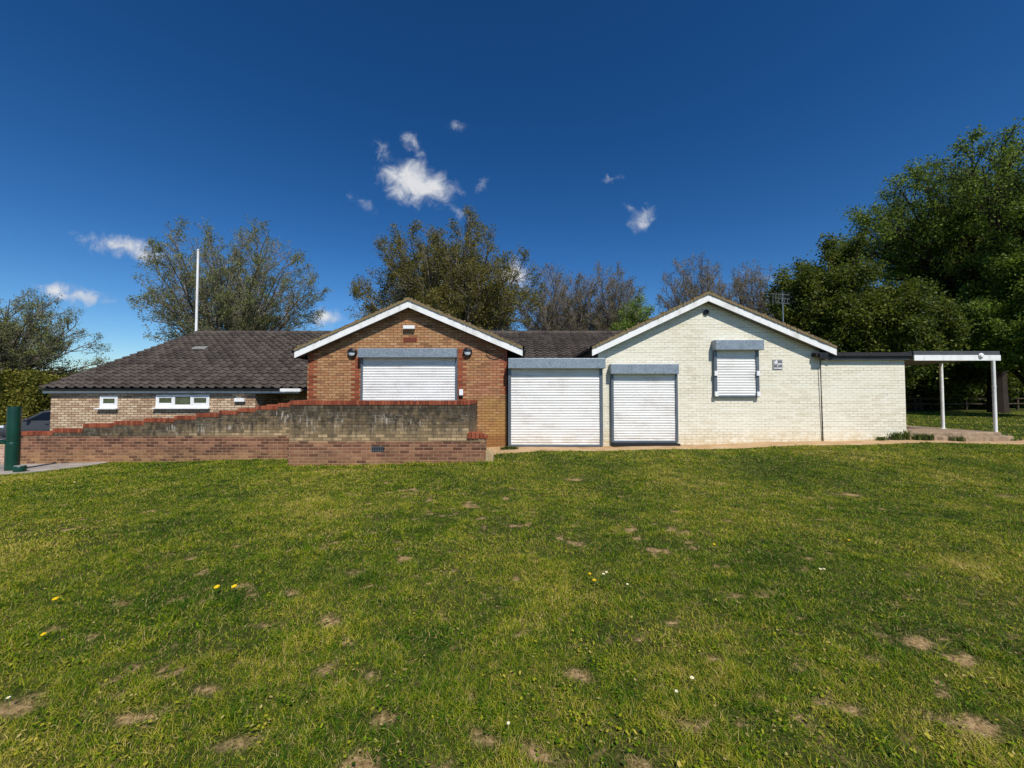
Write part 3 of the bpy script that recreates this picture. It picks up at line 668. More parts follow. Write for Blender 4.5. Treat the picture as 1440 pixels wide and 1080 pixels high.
def gable_roof(l, a, r, label, xw0, xw1):
    th = .085; yb = 18.2
    def deck(p, q_, y0, y1, t0, t1, mbx):
        mbx.prism([(p[0], p[1] - t1), (q_[0], q_[1] - t1), (q_[0], q_[1] - t0), (p[0], p[1] - t0)], 'y', y0, y1)
    def stop(p): return yE + (p[1] - zE) / PIT + .25
    mbx = MB()
    for p in (l, r):
        # slope polygon meets the main roof along a valley: front edge full, back edge follows the valley
        ex, ez = p; ax, az = a
        yv0 = stop(p); yv1 = stop(a)
        for (t0, t1) in ((.045, .11),):
            V = [(ex, DV + .03, ez - t1), (ax, DV + .03, az - t1), (ax, yv1, az - t1), (ex, yv0, ez - t1),
                 (ex, DV + .03, ez - t0), (ax, DV + .03, az - t0), (ax, yv1, az - t0), (ex, yv0, ez - t0)]
            mbx.add(V, [(0, 1, 2, 3), (7, 6, 5, 4), (0, 4, 5, 1), (1, 5, 6, 2), (2, 6, 7, 3), (3, 7, 4, 0)])
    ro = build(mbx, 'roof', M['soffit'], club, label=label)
    # tiles: courses run up the slope, waves across (along y)
    mbt = MB()
    for p in (l, r):
        sgn = 1 if p is l else -1
        L = math.hypot(a[0] - p[0], a[1] - p[1]); n = int(L / .33) + 1
        ux, uz = (a[0] - p[0]) / L, (a[1] - p[1]) / L; nx, nz = -uz * sgn, abs(ux)
        ysn = np.arange(DV - .03, yb, .05); wv = .02 * np.cos((ysn - DV) / .3 * 2 * np.pi)
        VV = []
        for k in range(n):
            for (t, o) in ((k * .33 - .05, .034), (min((k + 1) * .33, L + .02) - .05, .004)):
                VV.append(np.stack([p[0] + ux * t + nx * (o + wv), ysn, p[1] + uz * t + nz * (o + wv)], 1))
                lim = yE + (p[1] + uz * t - zE) / PIT + .35
                VV[-1][:, 1] = np.minimum(ysn, lim)
        w = len(ysn); Vn = np.concatenate(VV); idx = np.arange(len(Vn)).reshape(-1, w)
        qq = np.stack([idx[:-1, :-1], idx[:-1, 1:], idx[1:, 1:], idx[1:, :-1]], -1).reshape(-1, 4)
        mbt.add(Vn, [tuple(f) for f in qq])
    for yy in np.arange(DV + .16, yE + (a[1] - zE) / PIT, .45):
        mbt.lathe([(.11, 0), (.115, .01), (.115, .43), (.107, .44)], (a[0], yy + .44, a[1] - .035), 12, axis='y')
    build(mbt, 'tile', M['tile'], ro)
    # mortar verge with moss, lumpy
    mv = MB()
    for p in (l, r):
        L = math.hypot(a[0] - p[0], a[1] - p[1]); n = int(L / .055)
        for k in range(n):
            t0, t1 = k / n, (k + 1) / n + .004
            q0 = (p[0] + (a[0] - p[0]) * t0, p[1] + (a[1] - p[1]) * t0); q1 = (p[0] + (a[0] - p[0]) * min(t1, 1), p[1] + (a[1] - p[1]) * min(t1, 1))
            h0 = .038 + .012 * ((k // 6) % 2) * 0 + .018 * ((k % 6) / 6.0) + random.uniform(-.006, .01)
            fy = DV - .025 + random.uniform(-.01, .006)
            mv.prism([(q0[0], q0[1] - .035), (q1[0], q1[1] - .035), (q1[0], q1[1] + h0), (q0[0], q0[1] + h0)], 'y', fy, fy + .2)
            if random.random() < .16:     # cushions of moss
                c = (q0[0], fy + random.uniform(.0, .12), q0[1] + h0); rr_ = random.uniform(.018, .042)
                mv.lathe([(rr_ * .75, -.01), (rr_, .4 * rr_), (rr_ * .7, rr_ * .95), (rr_ * .2, rr_ * 1.25)], c, 7)
    build(mv, 'verge', M['moss'], ro)
    bb = MB()
    for p in (l, r):
        bb.prism([(p[0], p[1] - .235), (a[0], a[1] - .235), (a[0], a[1] - .012), (p[0], p[1] - .012)] if p is l else
                 [(a[0] + .002, a[1] - .235), (p[0], p[1] - .235), (p[0], p[1] - .012), (a[0] + .002, a[1] - .012)], 'y', DV, DV + .028)
    build(bb, 'bargeboard', M['white'], ro, bevel=.003)
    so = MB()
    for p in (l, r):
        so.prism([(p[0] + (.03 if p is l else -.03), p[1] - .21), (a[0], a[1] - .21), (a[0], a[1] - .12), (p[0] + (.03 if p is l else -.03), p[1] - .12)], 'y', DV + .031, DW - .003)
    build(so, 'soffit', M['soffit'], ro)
    for p, s in ((l, -1), (r, 1)):
        g = MB(); yv0 = stop(p)
        g.prism([(p[0] + s * .0, p[1] - .07), (p[0] + s * .11, p[1] - .07), (p[0] + s * .11, p[1] + .005), (p[0] + s * .1, p[1] + .005), (p[0] + s * .1, p[1] - .055), (p[0], p[1] - .055)][::s], 'y', DV + .06, yv0)
        g.box(min(p[0] - s * .02, p[0] - s * .05), max(p[0] - s * .02, p[0] - s * .05), DV + .06, yv0, p[1] - .23, p[1] - .05)
        build(g, 'gutter', M['black'], ro)
    return ro
red_roof = gable_roof(rl, ra, rr, 'mossy tiled roof over the red brick gable', xl, xr)
cream_roof = gable_roof(wl, wa, wr, 'mossy tiled roof over the cream gable', wx0, wx1)
pz = slope_z(wa, wr, PX(1023, 13.2)); mb = MB()
mb.lathe([(.075, -.2), (.075, .2), (.095, .21), (.095, .25), (.06, .26)], (PX(1023, 13.2), 13.2, pz + .02), 14); build(mb, 'vent_pipe', M['terracotta'], cream_roof, smooth=True)

# eaves of the wing: black gutter under the tiles, white fascia below
mb = MB(); fx0, fx1 = XL + .02, PX(431, DL) - .2
mb.box(fx0, fx1 + 0, yE + .08, DL + .002, PZ(553, 12.85), PZ(547.6, 12.85)); fas = build(mb, 'fascia', M['white'], club, bevel=.004)
mb = MB(); gx0, gx1 = XL, PX(392, 12.7)
mb.prism([(yE - .03, PZ(549.2, yE)), (yE + .078, PZ(549.2, yE)), (yE + .078, PZ(546.8, yE)), (yE - .03, PZ(546.8, yE))], 'x', gx0, gx1); build(mb, 'gutter', M['black'], club, bevel=.01)
mb = MB(); mb.box(gx1 + .004, fx1 + .1, yE - .03, yE + .07, PZ(550.8, yE), PZ(546.4, yE)); mb.box(gx1 + .1, gx1 + .14, yE - .045, yE - .032, PZ(551.5, yE), PZ(546, yE))
build(mb, 'gutter', M['upvc'], club, bevel=.012, label='short white gutter length next to the brick gable')

def window(x0, x1, y0p, y1p, n, name='window'):
    zt, zb = PZ(y0p, DL), PZ(y1p, DL)
    w = MB(); fw = .055; yf = DL - .035
    w.box(x0, x1, yf, DL - .002, zt - fw, zt); w.box(x0, x1, yf, DL - .002, zb, zb + fw + .02)
    step = (x1 - x0) / n
    for i in range(n + 1):
        c = x0 + i * step; a, b = (c - .0, c + fw) if i == 0 else ((c - fw, c) if i == n else (c - fw / 2, c + fw / 2))
        w.box(a, b, yf, DL - .002, zb + fw + .02, zt - fw)
    fr = build(w, 'window', M['upvc'], club, bevel=.006)
    for i in range(n):
        a = x0 + i * step + (fw if i == 0 else fw / 2); b = x0 + (i + 1) * step - (fw if i == n - 1 else fw / 2)
        p = MB(); zc = zb + fw + .02; s = .045 if (n == 1 or i != 1) else .012
        p.box(a, b, yf + .008, DL - .003, zc, zc + s * 1.6); p.box(a, b, yf + .008, DL - .003, zt - fw - s, zt - fw)
        p.box(a, a + s, yf + .008, DL - .003, zc + s * 1.6, zt - fw - s); p.box(b - s, b, yf + .008, DL - .003, zc + s * 1.6, zt - fw - s)
        build(p, 'sash', M['upvc'], fr, bevel=.004)
        g = MB(); g.box(a + s, b - s, DL - .014, DL - .004, zc + s * 1.6, zt - fw - s); build(g, 'pane', M['glass'], fr)
    s = MB(); s.box(x0 - .06, x1 + .03, DL - .12, DL - .003, zb - .045, zb - .003); build(s, 'sill', M['upvc'], fr, bevel=.006)
window(PX(142, DL), PX(167, DL), 556.3, 573.5, 1)
window(PX(220.5, DL), PX(295.5, DL), 555.2, 573, 3)
mb = MB(); mb.box(PX(332, DL), PX(346, DL), DL - .1, DL - .003, PZ(565, DL), PZ(560, DL)); build(mb, 'vent_cowl', M['upvc'], club, bevel=.01)
mb = MB(); dx0, dx1 = PX(366, 14.27), PX(382, 14.27)
mb.box(dx0, dx1, 14.24, 14.297, -.5, 1.72); dr = build(mb, 'door', M['dark'], club, bevel=.01)
mb = MB(); mb.box(dx1 - .1, dx1 - .07, 14.18, 14.238, .6, .75); build(mb, 'handle', M['grey_metal'], dr)

def shutter(x0, x1, zb, ztop, yf, gw, box, boxd, label, locks=False, rail=True, door=False):
    """guides x0..x1 outer edges; curtain between; box = (bx0,bx1,bz0,bz1); yf wall plane"""
    pa = bpy.data.objects.new('roller_shutter', None); COL.objects.link(pa); pa.parent = club; BASE[pa] = BASE[club]; pa['label'] = label
    yc = yf - boxd + (.17 if door else .2)
    prof = [(0, -.004), (.07, -.004), (.12, .006), (.32, .0135), (.5, .016), (.68, .0145), (.86, .009), (.94, -.004)]
    n = int(round((box[2] + .05 - zb) / .0755)); p = (box[2] + .05 - zb) / n; Z = []; O = []
    for k in range(n):
        wob = random.gauss(0, .0015)
        for t, o in prof: Z.append(zb + (k + t) * p); O.append(o + wob)
    xs = np.linspace(x0 + gw * .6, x1 - gw * .6, 14)
    V = np.array([(x, yc - o + .003 * math.sin(z * 9 + x * 2.1), z) for z, o in zip(Z, O) for x in xs]); idx = np.arange(len(V)).reshape(-1, 14)
    q = np.stack([idx[:-1, :-1], idx[:-1, 1:], idx[1:, 1:], idx[1:, :-1]], -1).reshape(-1, 4)
    mb = MB(); mb.add(V, [tuple(f) for f in q]); build(mb, 'curtain', M['slat'], pa, smooth=True)
    for a, b in ((x0, x0 + gw), (x1 - gw, x1)):
        g = MB(); g.box(a, b, yc - .045, yf - .003, zb - .02, box[2] + .02); build(g, 'guide', M['guide'], pa, bevel=.004)
    b = MB(); b.box(box[0], box[1], yf - boxd, yf - .002, box[2], box[3]); build(b, 'shutter_box', M['galv'], pa, bevel=.012)
    if rail:
        r = MB(); r.box(x0 + gw + .004, x1 - gw - .004, yc - .03, yc + .025, zb - .03, zb + .035); build(r, 'bottom_rail', M['guide'], pa, bevel=.006)
    if locks:
        for xx in (x0 + gw * .5, x1 - gw * .5):
            for zz in (zb + (box[2] - zb) * .5, zb + .07):
                l = MB(); l.box(xx - .05, xx + .05, yc - .085, yc - .052, zz - .07, zz + .07); lk = build(l, 'lock', M['upvc'], pa, bevel=.008)
    return pa
shutter(PX(508.5, DW), PX(643.5, DW), .45, 0, DW, .06, (PX(502, 11.45), PX(642, 11.45), PZ(502.5, 11.45), PZ(489.5, 11.45)), .25, 'wide shutter over the counter opening of the brick gable', rail=False)
DS = 11.31
shutter(PX(714.5, DS), PX(849.5, DS), PZ(628.5, DS) + .02, 0, DW - .002, .085, (PX(714.5, DS), PX(852, DS), PZ(518, DS), PZ(503.5, DS)), .39, 'large door height shutter between the two gables')
shutter(PX(859.5, 11.6), PX(953, 11.6), PZ(621, 11.6), 0, DW, .07, (PX(859, 11.46), PX(955.5, 11.46), PZ(525.8, 11.46), PZ(511.5, 11.46)), .24, 'narrower door shutter in the cream gable', door=True)
shutter(PX(1005, 11.6), PX(1068.5, 11.6), PZ(557.5, 11.6), 0, DW, .085, (PX(1007.5, 11.45), PX(1076, 11.45), PZ(491.8, 11.45), PZ(477.5, 11.45)), .25, 'small window shutter high on the cream gable', locks=True)
mb = MB(); mb.box(PX(860, 11.6), PX(953, 11.6), 11.45, 11.72, PZ(626, 11.6), PZ(623, 11.6)); build(mb, 'threshold', M['dark'], club)
# small fittings built into the walls
mb = MB(); ax0, ax1, az0, az1 = PX(566.5, DW), PX(586, DW), PZ(481, DW), PZ(474, DW)
mb.box(ax0, ax1, DW - .008, DW - .002, az0, az1)
for i in range(6):
    for j in range(2): mb.box(ax0 + .03 + i * .062, ax0 + .065 + i * .062, DW - .013, DW - .0085, az0 + .02 + j * .06, az0 + .055 + j * .06, 1)
build(mb, 'air_brick', [M['terracotta'], M['dark']], club)
mb = MB(); mb.lathe([(.075, 0), (.075, .05), (.06, .055), (.05, .03), (.01, .03)], (PX(994, DW), DW - .002, PZ(438.5, DW)), 18, axis='y'); build(mb, 'round_vent', M['black'], club, smooth=True)
cab = [(PX(684, DW), DW - .012, PZ(491, DW)), (PX(684.5, DW), DW - .012, PZ(499, DW)), (PX(688, DW), DW - .012, PZ(503, DW)), (PX(695, DW), DW - .012, PZ(505, DW)), (PX(702, DW), DW - .012, PZ(504, DW)), (PX(706, DW), DW - .012, PZ(501, DW))]
mb = MB(); mb.tube(cab, .009, 6); build(mb, 'cable', M['black'], club)

# flat-roofed extension and canopy on the right
ex0, ex1 = wx1 + .03, PX(1273, DW)
mb = MB(); mb.box(ex0, ex1, DW, 15.0, -.6, PZ(505, DW)); build(mb, 'wall', M['cream_brick'], club, label='cream painted wall of the flat roofed extension')
mb = MB(); mb.prism([(wx1 - .25, 11.52), (ex1 + .06, 11.52), (ex1 + .06, 15.2), (wx1 - .25, 15.2)][::-1], 'z', PZ(501, 11.52), PZ(495.5, 11.52)); fr_ = build(mb, 'flat_roof', M['blackfelt'], club, bevel=.015)
mb = MB(); mb.box(wx1 + .05, ex1 + .04, 11.58, 11.70 - .003, PZ(505.4, 11.58), PZ(501, 11.58) - .003); build(mb, 'fascia', M['felt'], fr_)
mb = MB(); mb.tube([(PX(1154, 11.62), 11.62, PZ(503, 11.62)), (PX(1154.2, 11.64), 11.64, PZ(508, 11.64)), (PX(1156, 11.66), 11.66, G(9, 11.6) - .05)], .0115, 8); build(mb, 'downpipe', M['black'], club)
mb = MB(); mb.box(PX(1152.5, 11.5), PX(1165, 11.5), 11.46, 11.515, PZ(504.5, 11.5), PZ(496, 11.5)); build(mb, 'hopper', M['black'], club, bevel=.012)
cx1 = PX(1408, 11.5)
mb = MB(); mb.prism([(ex1 + .075, 11.5), (cx1, 11.5), (cx1, 14.6), (ex1 + .075, 14.6)][::-1], 'z', PZ(499, 11.5), PZ(493.5, 11.5)); can = build(mb, 'canopy', M['felt'], club, bevel=.012)
mb = MB(); mb.box(ex1 + .08, cx1 + .004, 11.484, 11.51, PZ(507, 11.5), PZ(499, 11.5) - .004); build(mb, 'fascia', M['white'], can, bevel=.004)
mb = MB(); mb.prism([(ex1 + .08, 11.53), (cx1 - .04, 11.53), (cx1 - .04, 14.55), (ex1 + .08, 14.55)][::-1], 'z', PZ(504.5, 11.5), PZ(499, 11.5) - .006); build(mb, 'soffit', M['soffit'], can)
mb = MB(); mb.lathe([(.075, 0), (.075, .02), (.05, .05), (.01, .055)], (PX(1381, 11.48), 11.482, PZ(500, 11.48)), 14, axis='y'); build(mb, 'bracket', M['white'], can)
def post(px, D, pyb):
    x = PX(px, D); mb = MB(); zt = PZ(504.5, 11.5) - .01
    mb.lathe([(.085, PZ(pyb, D)), (.085, PZ(pyb, D) + .012), (.043, PZ(pyb, D) + .016), (.043, 1.9), (.047, 1.905), (.047, 1.95), (.043, 1.955), (.043, zt)], (x, D, 0), 16); build(mb, 'post', M['white'], can, smooth=True)
post(1398, 11.85, 610); post(1324.5, 13.05, 602.8)
# concrete base of the canopy
zs = PZ(607.5, 11.75)
mb = MB(); n = 26; front = []
for i in range(n + 1):
    t = i / n; x = ex1 + .02 + t * (14.28 - ex1); front.append((x, 11.62 + .05 * math.sin(t * 9) + .03 * random.random() + 0.0))
top = front + [(14.34, 12.2), (14.3, 15.6), (ex1 + .02, 15.6)]
mb.prism(top[::-1], 'z', -.4, zs)
rub = [(p[0] + random.uniform(-.02, .02), p[1] - .1 - .05 * random.random()) for p in front[1:]] + [(14.75, 11.75), (14.85, 12.2), (14.4, 12.6), (ex1 + .05, 12.0)]
mb.prism(rub[::-1], 'z', -.4, zs - .11)
plat = struct(build(mb, 'pavement', M['concrete'], bevel=.02, base=(13, 13, zs - .3)), 'low concrete platform under the canopy', 'platform')

# ------------------------------------------------------------------ wall fittings that are things of their own
def wall_light(px, py, label):
    c = (PX(px, DW - .1), DW - .003, PZ(py, DW - .1)); t = thing('wall_light', label, 'lamp', c, 'round bulkhead lamps on the brick gable')
    mb = MB(); mb.lathe([(.135, 0), (.135, .05), (.128, .075), (.108, .08), (.108, .06), (.01, .06)], c, 28, axis='y'); build(mb, 'body', M['black'], t, smooth=True)
    mb = MB(); mb.lathe([(.105, .0605), (.1, .085), (.07, .105), (.03, .114), (.004, .115)], c, 24, axis='y'); build(mb, 'lens', M['lens'], t, smooth=True)
    V = []; Fs = []; prof = [(.13, .078), (.122, .1), (.09, .122), (.05, .132), (.01, .134)]; s = 15
    for r_, h in prof:
        for k in range(s):
            a = math.pi * (k / (s - 1)) ; V.append((c[0] + r_ * math.cos(a), c[1] - h, c[2] + .008 + r_ * math.sin(a) * .95))
    Fs = [(i * s + k, i * s + k + 1, (i + 1) * s + k + 1, (i + 1) * s + k) for i in range(len(prof) - 1) for k in range(s - 1)]
    mb = MB(); mb.add(V, Fs); h = build(mb, 'hood', M['black'], t, smooth=False); md = h.modifiers.new('so', 'SOLIDIFY'); md.thickness = .006
wall_light(493.5, 495.5, 'round black half-hooded wall lamp left of the wide shutter box')
wall_light(657, 494.5, 'round black half-hooded wall lamp right of the wide shutter box')
c = (PX(575, DW), DW - .003, PZ(463, DW)); t = thing('floodlight', 'small white box lamp high under the apex of the brick gable', 'lamp', c)
mb = MB(); mb.box(PX(567.5, DW), PX(583.5, DW), DW - .12, DW - .02, PZ(463, DW), PZ(458, DW)); build(mb, 'body', M['upvc'], t, bevel=.012)
mb = MB(); mb.box(PX(571, DW), PX(580, DW), DW - .02, DW - .003, PZ(462, DW), PZ(459, DW)); build(mb, 'bracket', M['black'], t)
c = (PX(648.5, DW), DW - .003, PZ(557, DW)); t = thing('wall_box', 'small grey and white box on the brickwork beside the wide shutter', 'box', c)
mb = MB(); mb.box(PX(646, DW), PX(651.5, DW), DW - .07, DW - .003, PZ(556, DW), PZ(547.5, DW)); build(mb, 'body', M['upvc'], t, bevel=.008)
mb = MB(); mb.box(PX(646.2, DW), PX(651.2, DW), DW - .06, DW - .004, PZ(558, DW), PZ(556, DW) - .002); build(mb, 'base', M['black'], t, bevel=.004)
c = (PX(1093.5, DW), DW - .003, PZ(519, DW)); t = thing('wall_plaque', 'square grey and white relief plaque on the cream gable', 'plaque', c)
x0, x1, z0, z1 = PX(1087, DW), PX(1100.5, DW), PZ(519.5, DW), PZ(505.5, DW); w = (x1 - x0)
mb = MB(); mb.box(x0, x1, DW - .02, DW - .003, z0, z1); build(mb, 'plate', M['plate'], t, bevel=.003)
mb = MB()
def q_(a, b, c_, d, mi): mb.box(x0 + a * w, x0 + b * w, DW - .025, DW - .0205, z0 + c_ * w, z0 + d * w, mi)
mb.prism([(x0 + .14 * w, z0 + .6 * w), (x0 + .46 * w, z0 + .6 * w), (x0 + .46 * w, z0 + .94 * w), (x0 + .36 * w, z0 + .94 * w), (x0 + .14 * w, z0 + .72 * w)], 'y', DW - .025, DW - .0205, 0)
q_(.56, .92, .68, .92, 1); q_(.54, .92, .52, .63, 0); q_(.1, .44, .24, .46, 1); q_(.58, .92, .24, .44, 1); q_(.47, .53, .28, .56, 0); q_(.14, .46, .08, .17, 0); q_(.54, .92, .06, .18, 0)
build(mb, 'emblem', [M['plaque_white'], M['plaque_dark']], t)

# aerial
t = thing('aerial', 'thin grey television aerial on a mast behind the cream gable', 'aerial', (11.12, 16.25, 1.9))
mb = MB(); mb.tube([(11.12, 16.25, 1.6), (11.12, 16.25, PZ(410, 16.2))], .022, 8); build(mb, 'mast', M['grey_metal'], t)
mb = MB(); za = PZ(418, 16.2)
for k, zz in enumerate((za + .17, za, za - .2)):
    mb.tube([(11.12 - .5 + .1 * k, 16.2, zz), (11.12 + .32, 16.3, zz - .03)], .012, 6)
    for j in range(7): mb.tube([(11.12 - .45 + .11 * j + .05 * k, 15.95, zz - .01), (11.12 - .45 + .11 * j + .05 * k, 16.5, zz - .01)], .006, 5)
for j in range(6): mb.tube([(10.72 + .12 * j, 16.25, za - .22), (10.72 + .12 * j, 16.25, za + .2 - .04 * j)], .008, 5)
build(mb, 'antenna', M['grey_metal'], t)
# flagpole
D = 19.75; fxp = PX(274, D); t = thing('flagpole', 'tall plain white flagpole rising behind the end of the tiled roof', 'flagpole', (fxp, D, G(fxp, D)))
mb = MB(); mb.tube([(fxp, D, G(fxp, D) - .1), (fxp, D, 3), (fxp, D, PZ(351, D))], [.075, .065, .05], 14); build(mb, 'pole', M['white'], t, smooth=True)
mb = MB(); mb.lathe([(.02, 0), (.06, .03), (.06, .07), (.02, .1)], (fxp, D, PZ(351, D)), 12); build(mb, 'finial', M['white'], t, smooth=True)

# ------------------------------------------------------------------ brick terrace and stepped ramp wall
def coping(mb, x0, x1, y0, y1, z, along='x', h=.105, w=.068):
    a, b = (x0, x1) if along == 'x' else (y0, y1); n = max(1, int(round((b - a) / .075))); s = (b - a) / n
    for k in range(n):
        dz = random.gauss(0, .0025); c0, c1 = a + k * s + .003, a + (k + 1) * s - .003; o = random.gauss(0, .003)
        if along == 'x': mb.box(c0, c1, y0 + o, y1 + o, z - h, z + dz)
        else: mb.box(x0 + o, x1 + o, c0, c1, z - h, z + dz)
DT = 9.4; tx0, tx1 = PX(408, DT), -1.02; zt = PZ(563.3, DT)
ter = thing('terrace_wall', 'blackened brick wall round the raised terrace under the wide shutter', 'brick wall', ((tx0 + tx1) / 2, DT, G(-3, DT)))
mb = MB(); zc = zt - .108
mb.box(tx0, tx1, DT, DT + .215, -.5, zc); mb.box(tx1 - .215, tx1, DT + .215, DW - .003, -.5, zc); mb.box(tx0, tx0 + .215, DT + .215, 10.62, -.5, zc)
tw = build(mb, 'wall', M['terrace_brick'], ter)
mb = MB(); mb.box(tx0 - .015, tx1 + .0, DT - .02, DT - .002, -.5, PZ(622.5, DT)); mb.box(tx0 - .016, tx0 - .002, DT - .002, 10.6, -.5, PZ(622.5, DT)); build(mb, 'plinth', M['terrace_brick'], ter)
mb = MB(); coping(mb, tx0, tx1 - .05, DT - .008, DT + .222, zt); coping(mb, tx1 - .22, tx1 + .005, DT + .23, DW - .01, zt, 'y'); coping(mb, tx0, tx0 + .22, DT + .23, 10.6, zt, 'y'); build(mb, 'coping', M['coping'], ter, bevel=.006)
mb = MB(); vx0, vx1, vz0, vz1 = PX(524, DT), PX(541, DT), PZ(634, DT), PZ(627.5, DT)
mb.box(vx0, vx1, DT - .028, DT - .021, vz0, vz1, 1); mb.box(vx0, vx1, DT - .04, DT - .0285, vz1 - .018, vz1, 0); mb.box(vx0, vx1, DT - .036, DT - .0285, vz0, vz0 + .014, 0)
for i in range(7): mb.box(vx0 + .04 * i, vx0 + .04 * i + .012, DT - .034, DT - .0285, vz0 + .014, vz1 - .018, 0)
build(mb, 'air_vent', [M['guide'], M['dark']], ter)
mb = MB(); mb.box(tx0 + .22, tx1 - .22, DT + .22, DW - .004, -.2, .42); struct(build(mb, 'floor', M['paving'], base=(-3, 10.5, .4)))
# low stub at its right-hand end
st = thing('stub_wall', 'low brick stub with rounded red coping at the right end of the terrace wall', 'brick wall', (-.8, DT + .1, G(-.8, DT)))
mb = MB(); sx0, sx1 = tx1 + .003, PX(683, DT); ztop = PZ(611, DT)
mb.box(sx0, sx1, DT, DT + .3, -.4, ztop - .1); build(mb, 'wall', M['terrace_brick'], st)
mb = MB()
for k in range(5):
    a = k / 4; xx = sx0 - .03 + k * .094; hz = ztop + .05 - .16 * max(0, a - .55) ** 1.3
    mb.prism([(xx, ztop - .098), (xx + .088, ztop - .098), (xx + .088, hz - .03 * a), (xx, hz)], 'y', DT - .03 + random.uniform(-.006, .006), DT + .3)
build(mb, 'coping', M['coping'], st, bevel=.012)
mb = MB(); mb.prism([(sx1 - .04, -.3), (sx1 + .15, -.3), (sx1 + .19, .28), (sx1 + .1, .42), (sx1 + .0, .36)], 'y', DT - .06, DT + .2); build(mb, 'end_stone', M['stone'], st, bevel=.025)
# ramp wall with stepped coping
DR = 10.6
steps = [(30, 76, 606.7), (76, 118.5, 602.8), (118.5, 161.5, 595.6), (161.5, 203.5, 592), (203.5, 246, 588.3), (246, 277, 584.7), (277, 309, 581), (309, 336, 577.6), (336, 360, 574), (360, 391, 570.7), (391, 413, 567)]
rw = thing('ramp_wall', 'long brick ramp wall climbing in red coped steps towards the terrace', 'brick wall', (-9.5, DR, G(-9, DR)))
wm = MB(); cm = MB()
for i, (a, b, y) in enumerate(steps):
    z = PZ(y, DR); xa, xb = PX(a, DR), PX(b, DR)
    if i == len(steps) - 1: xb = tx0 + .215
    wm.box(xa, xb, DR, DR + .215, -.7, z - .106); coping(cm, xa, xb, DR - .008, DR + .222, z)
    if 9 <= i: cm.box(xa + .1, xb - .1, DR + .3, DR + .42, z - .1, z + .03)
build(wm, 'wall', M['ramp_brick'], rw); build(cm, 'coping', M['coping'], rw, bevel=.006)
lw = thing('low_wall', 'low pale brick wall running left behind the green post', 'brick wall', (-15, DR, G(-15, DR)))
mb = MB(); mb.box(-21, PX(30, DR) - .004, DR + .02, DR + .235, -.8, PZ(628, DR)); build(mb, 'wall', M['pale_brick'], lw)
mb = MB(); coping(mb, -21, PX(30, DR) - .006, DR + .01, DR + .245, PZ(624, DR), h=.07); build(mb, 'coping', M['stone'], lw, bevel=.006)

# ------------------------------------------------------------------ green exercise post
D = 9.35; gxp = PX(21.5, D); gz = G(gxp, D)
t = thing('metal_post', 'thick dark green round metal post with a side arm standing on the grey paving', 'post', (gxp, D, gz))
ztp = PZ(572, D)
mb = MB(); mb.lathe([(.112, gz), (.112, gz + .66), (.114, ztp - .03), (.11, ztp - .008), (.1, ztp), (.0, ztp + .004)], (gxp, D, 0), 28); build(mb, 'post', M['green'], t, smooth=True)
mb = MB(); mb.lathe([(.119, gz + .01), (.119, gz + .6), (.117, gz + .655), (.1135, gz + .66)], (gxp - .004, D - .003, 0), 28)
build(mb, 'sleeve', M['green'], t, smooth=True)
mb = MB(); za = PZ(621, D); mb.tube([(gxp - .09, D - .05, za), (gxp - .7, D - .12, za), (gxp - .9, D - .12, za - .02)], .05, 14); ar = build(mb, 'arm', M['green'], t, smooth=True)
mb = MB(); mb.box(gxp - .55, gxp - .13, D - .11, D - .03, za + .052, za + .07); build(mb, 'top_plate', M['grey_metal'], ar, bevel=.006)
fy_ = D - .22; fx_ = PX(32, fy_); fz = G(fx_, fy_) + .01
mb = MB(); mb.lathe([(.105, fz), (.108, fz + .03), (.108, fz + .12), (.1, fz + .13)], (fx_, fy_, 0), 10); fb_ = build(mb, 'foot_block', M['green'], t, smooth=True)
mb = MB(); mb.lathe([(.098, fz + .131), (.096, fz + .14), (.07, fz + .143)], (fx_, fy_, 0), 10); build(mb, 'worn_top', M['lead'], fb_)

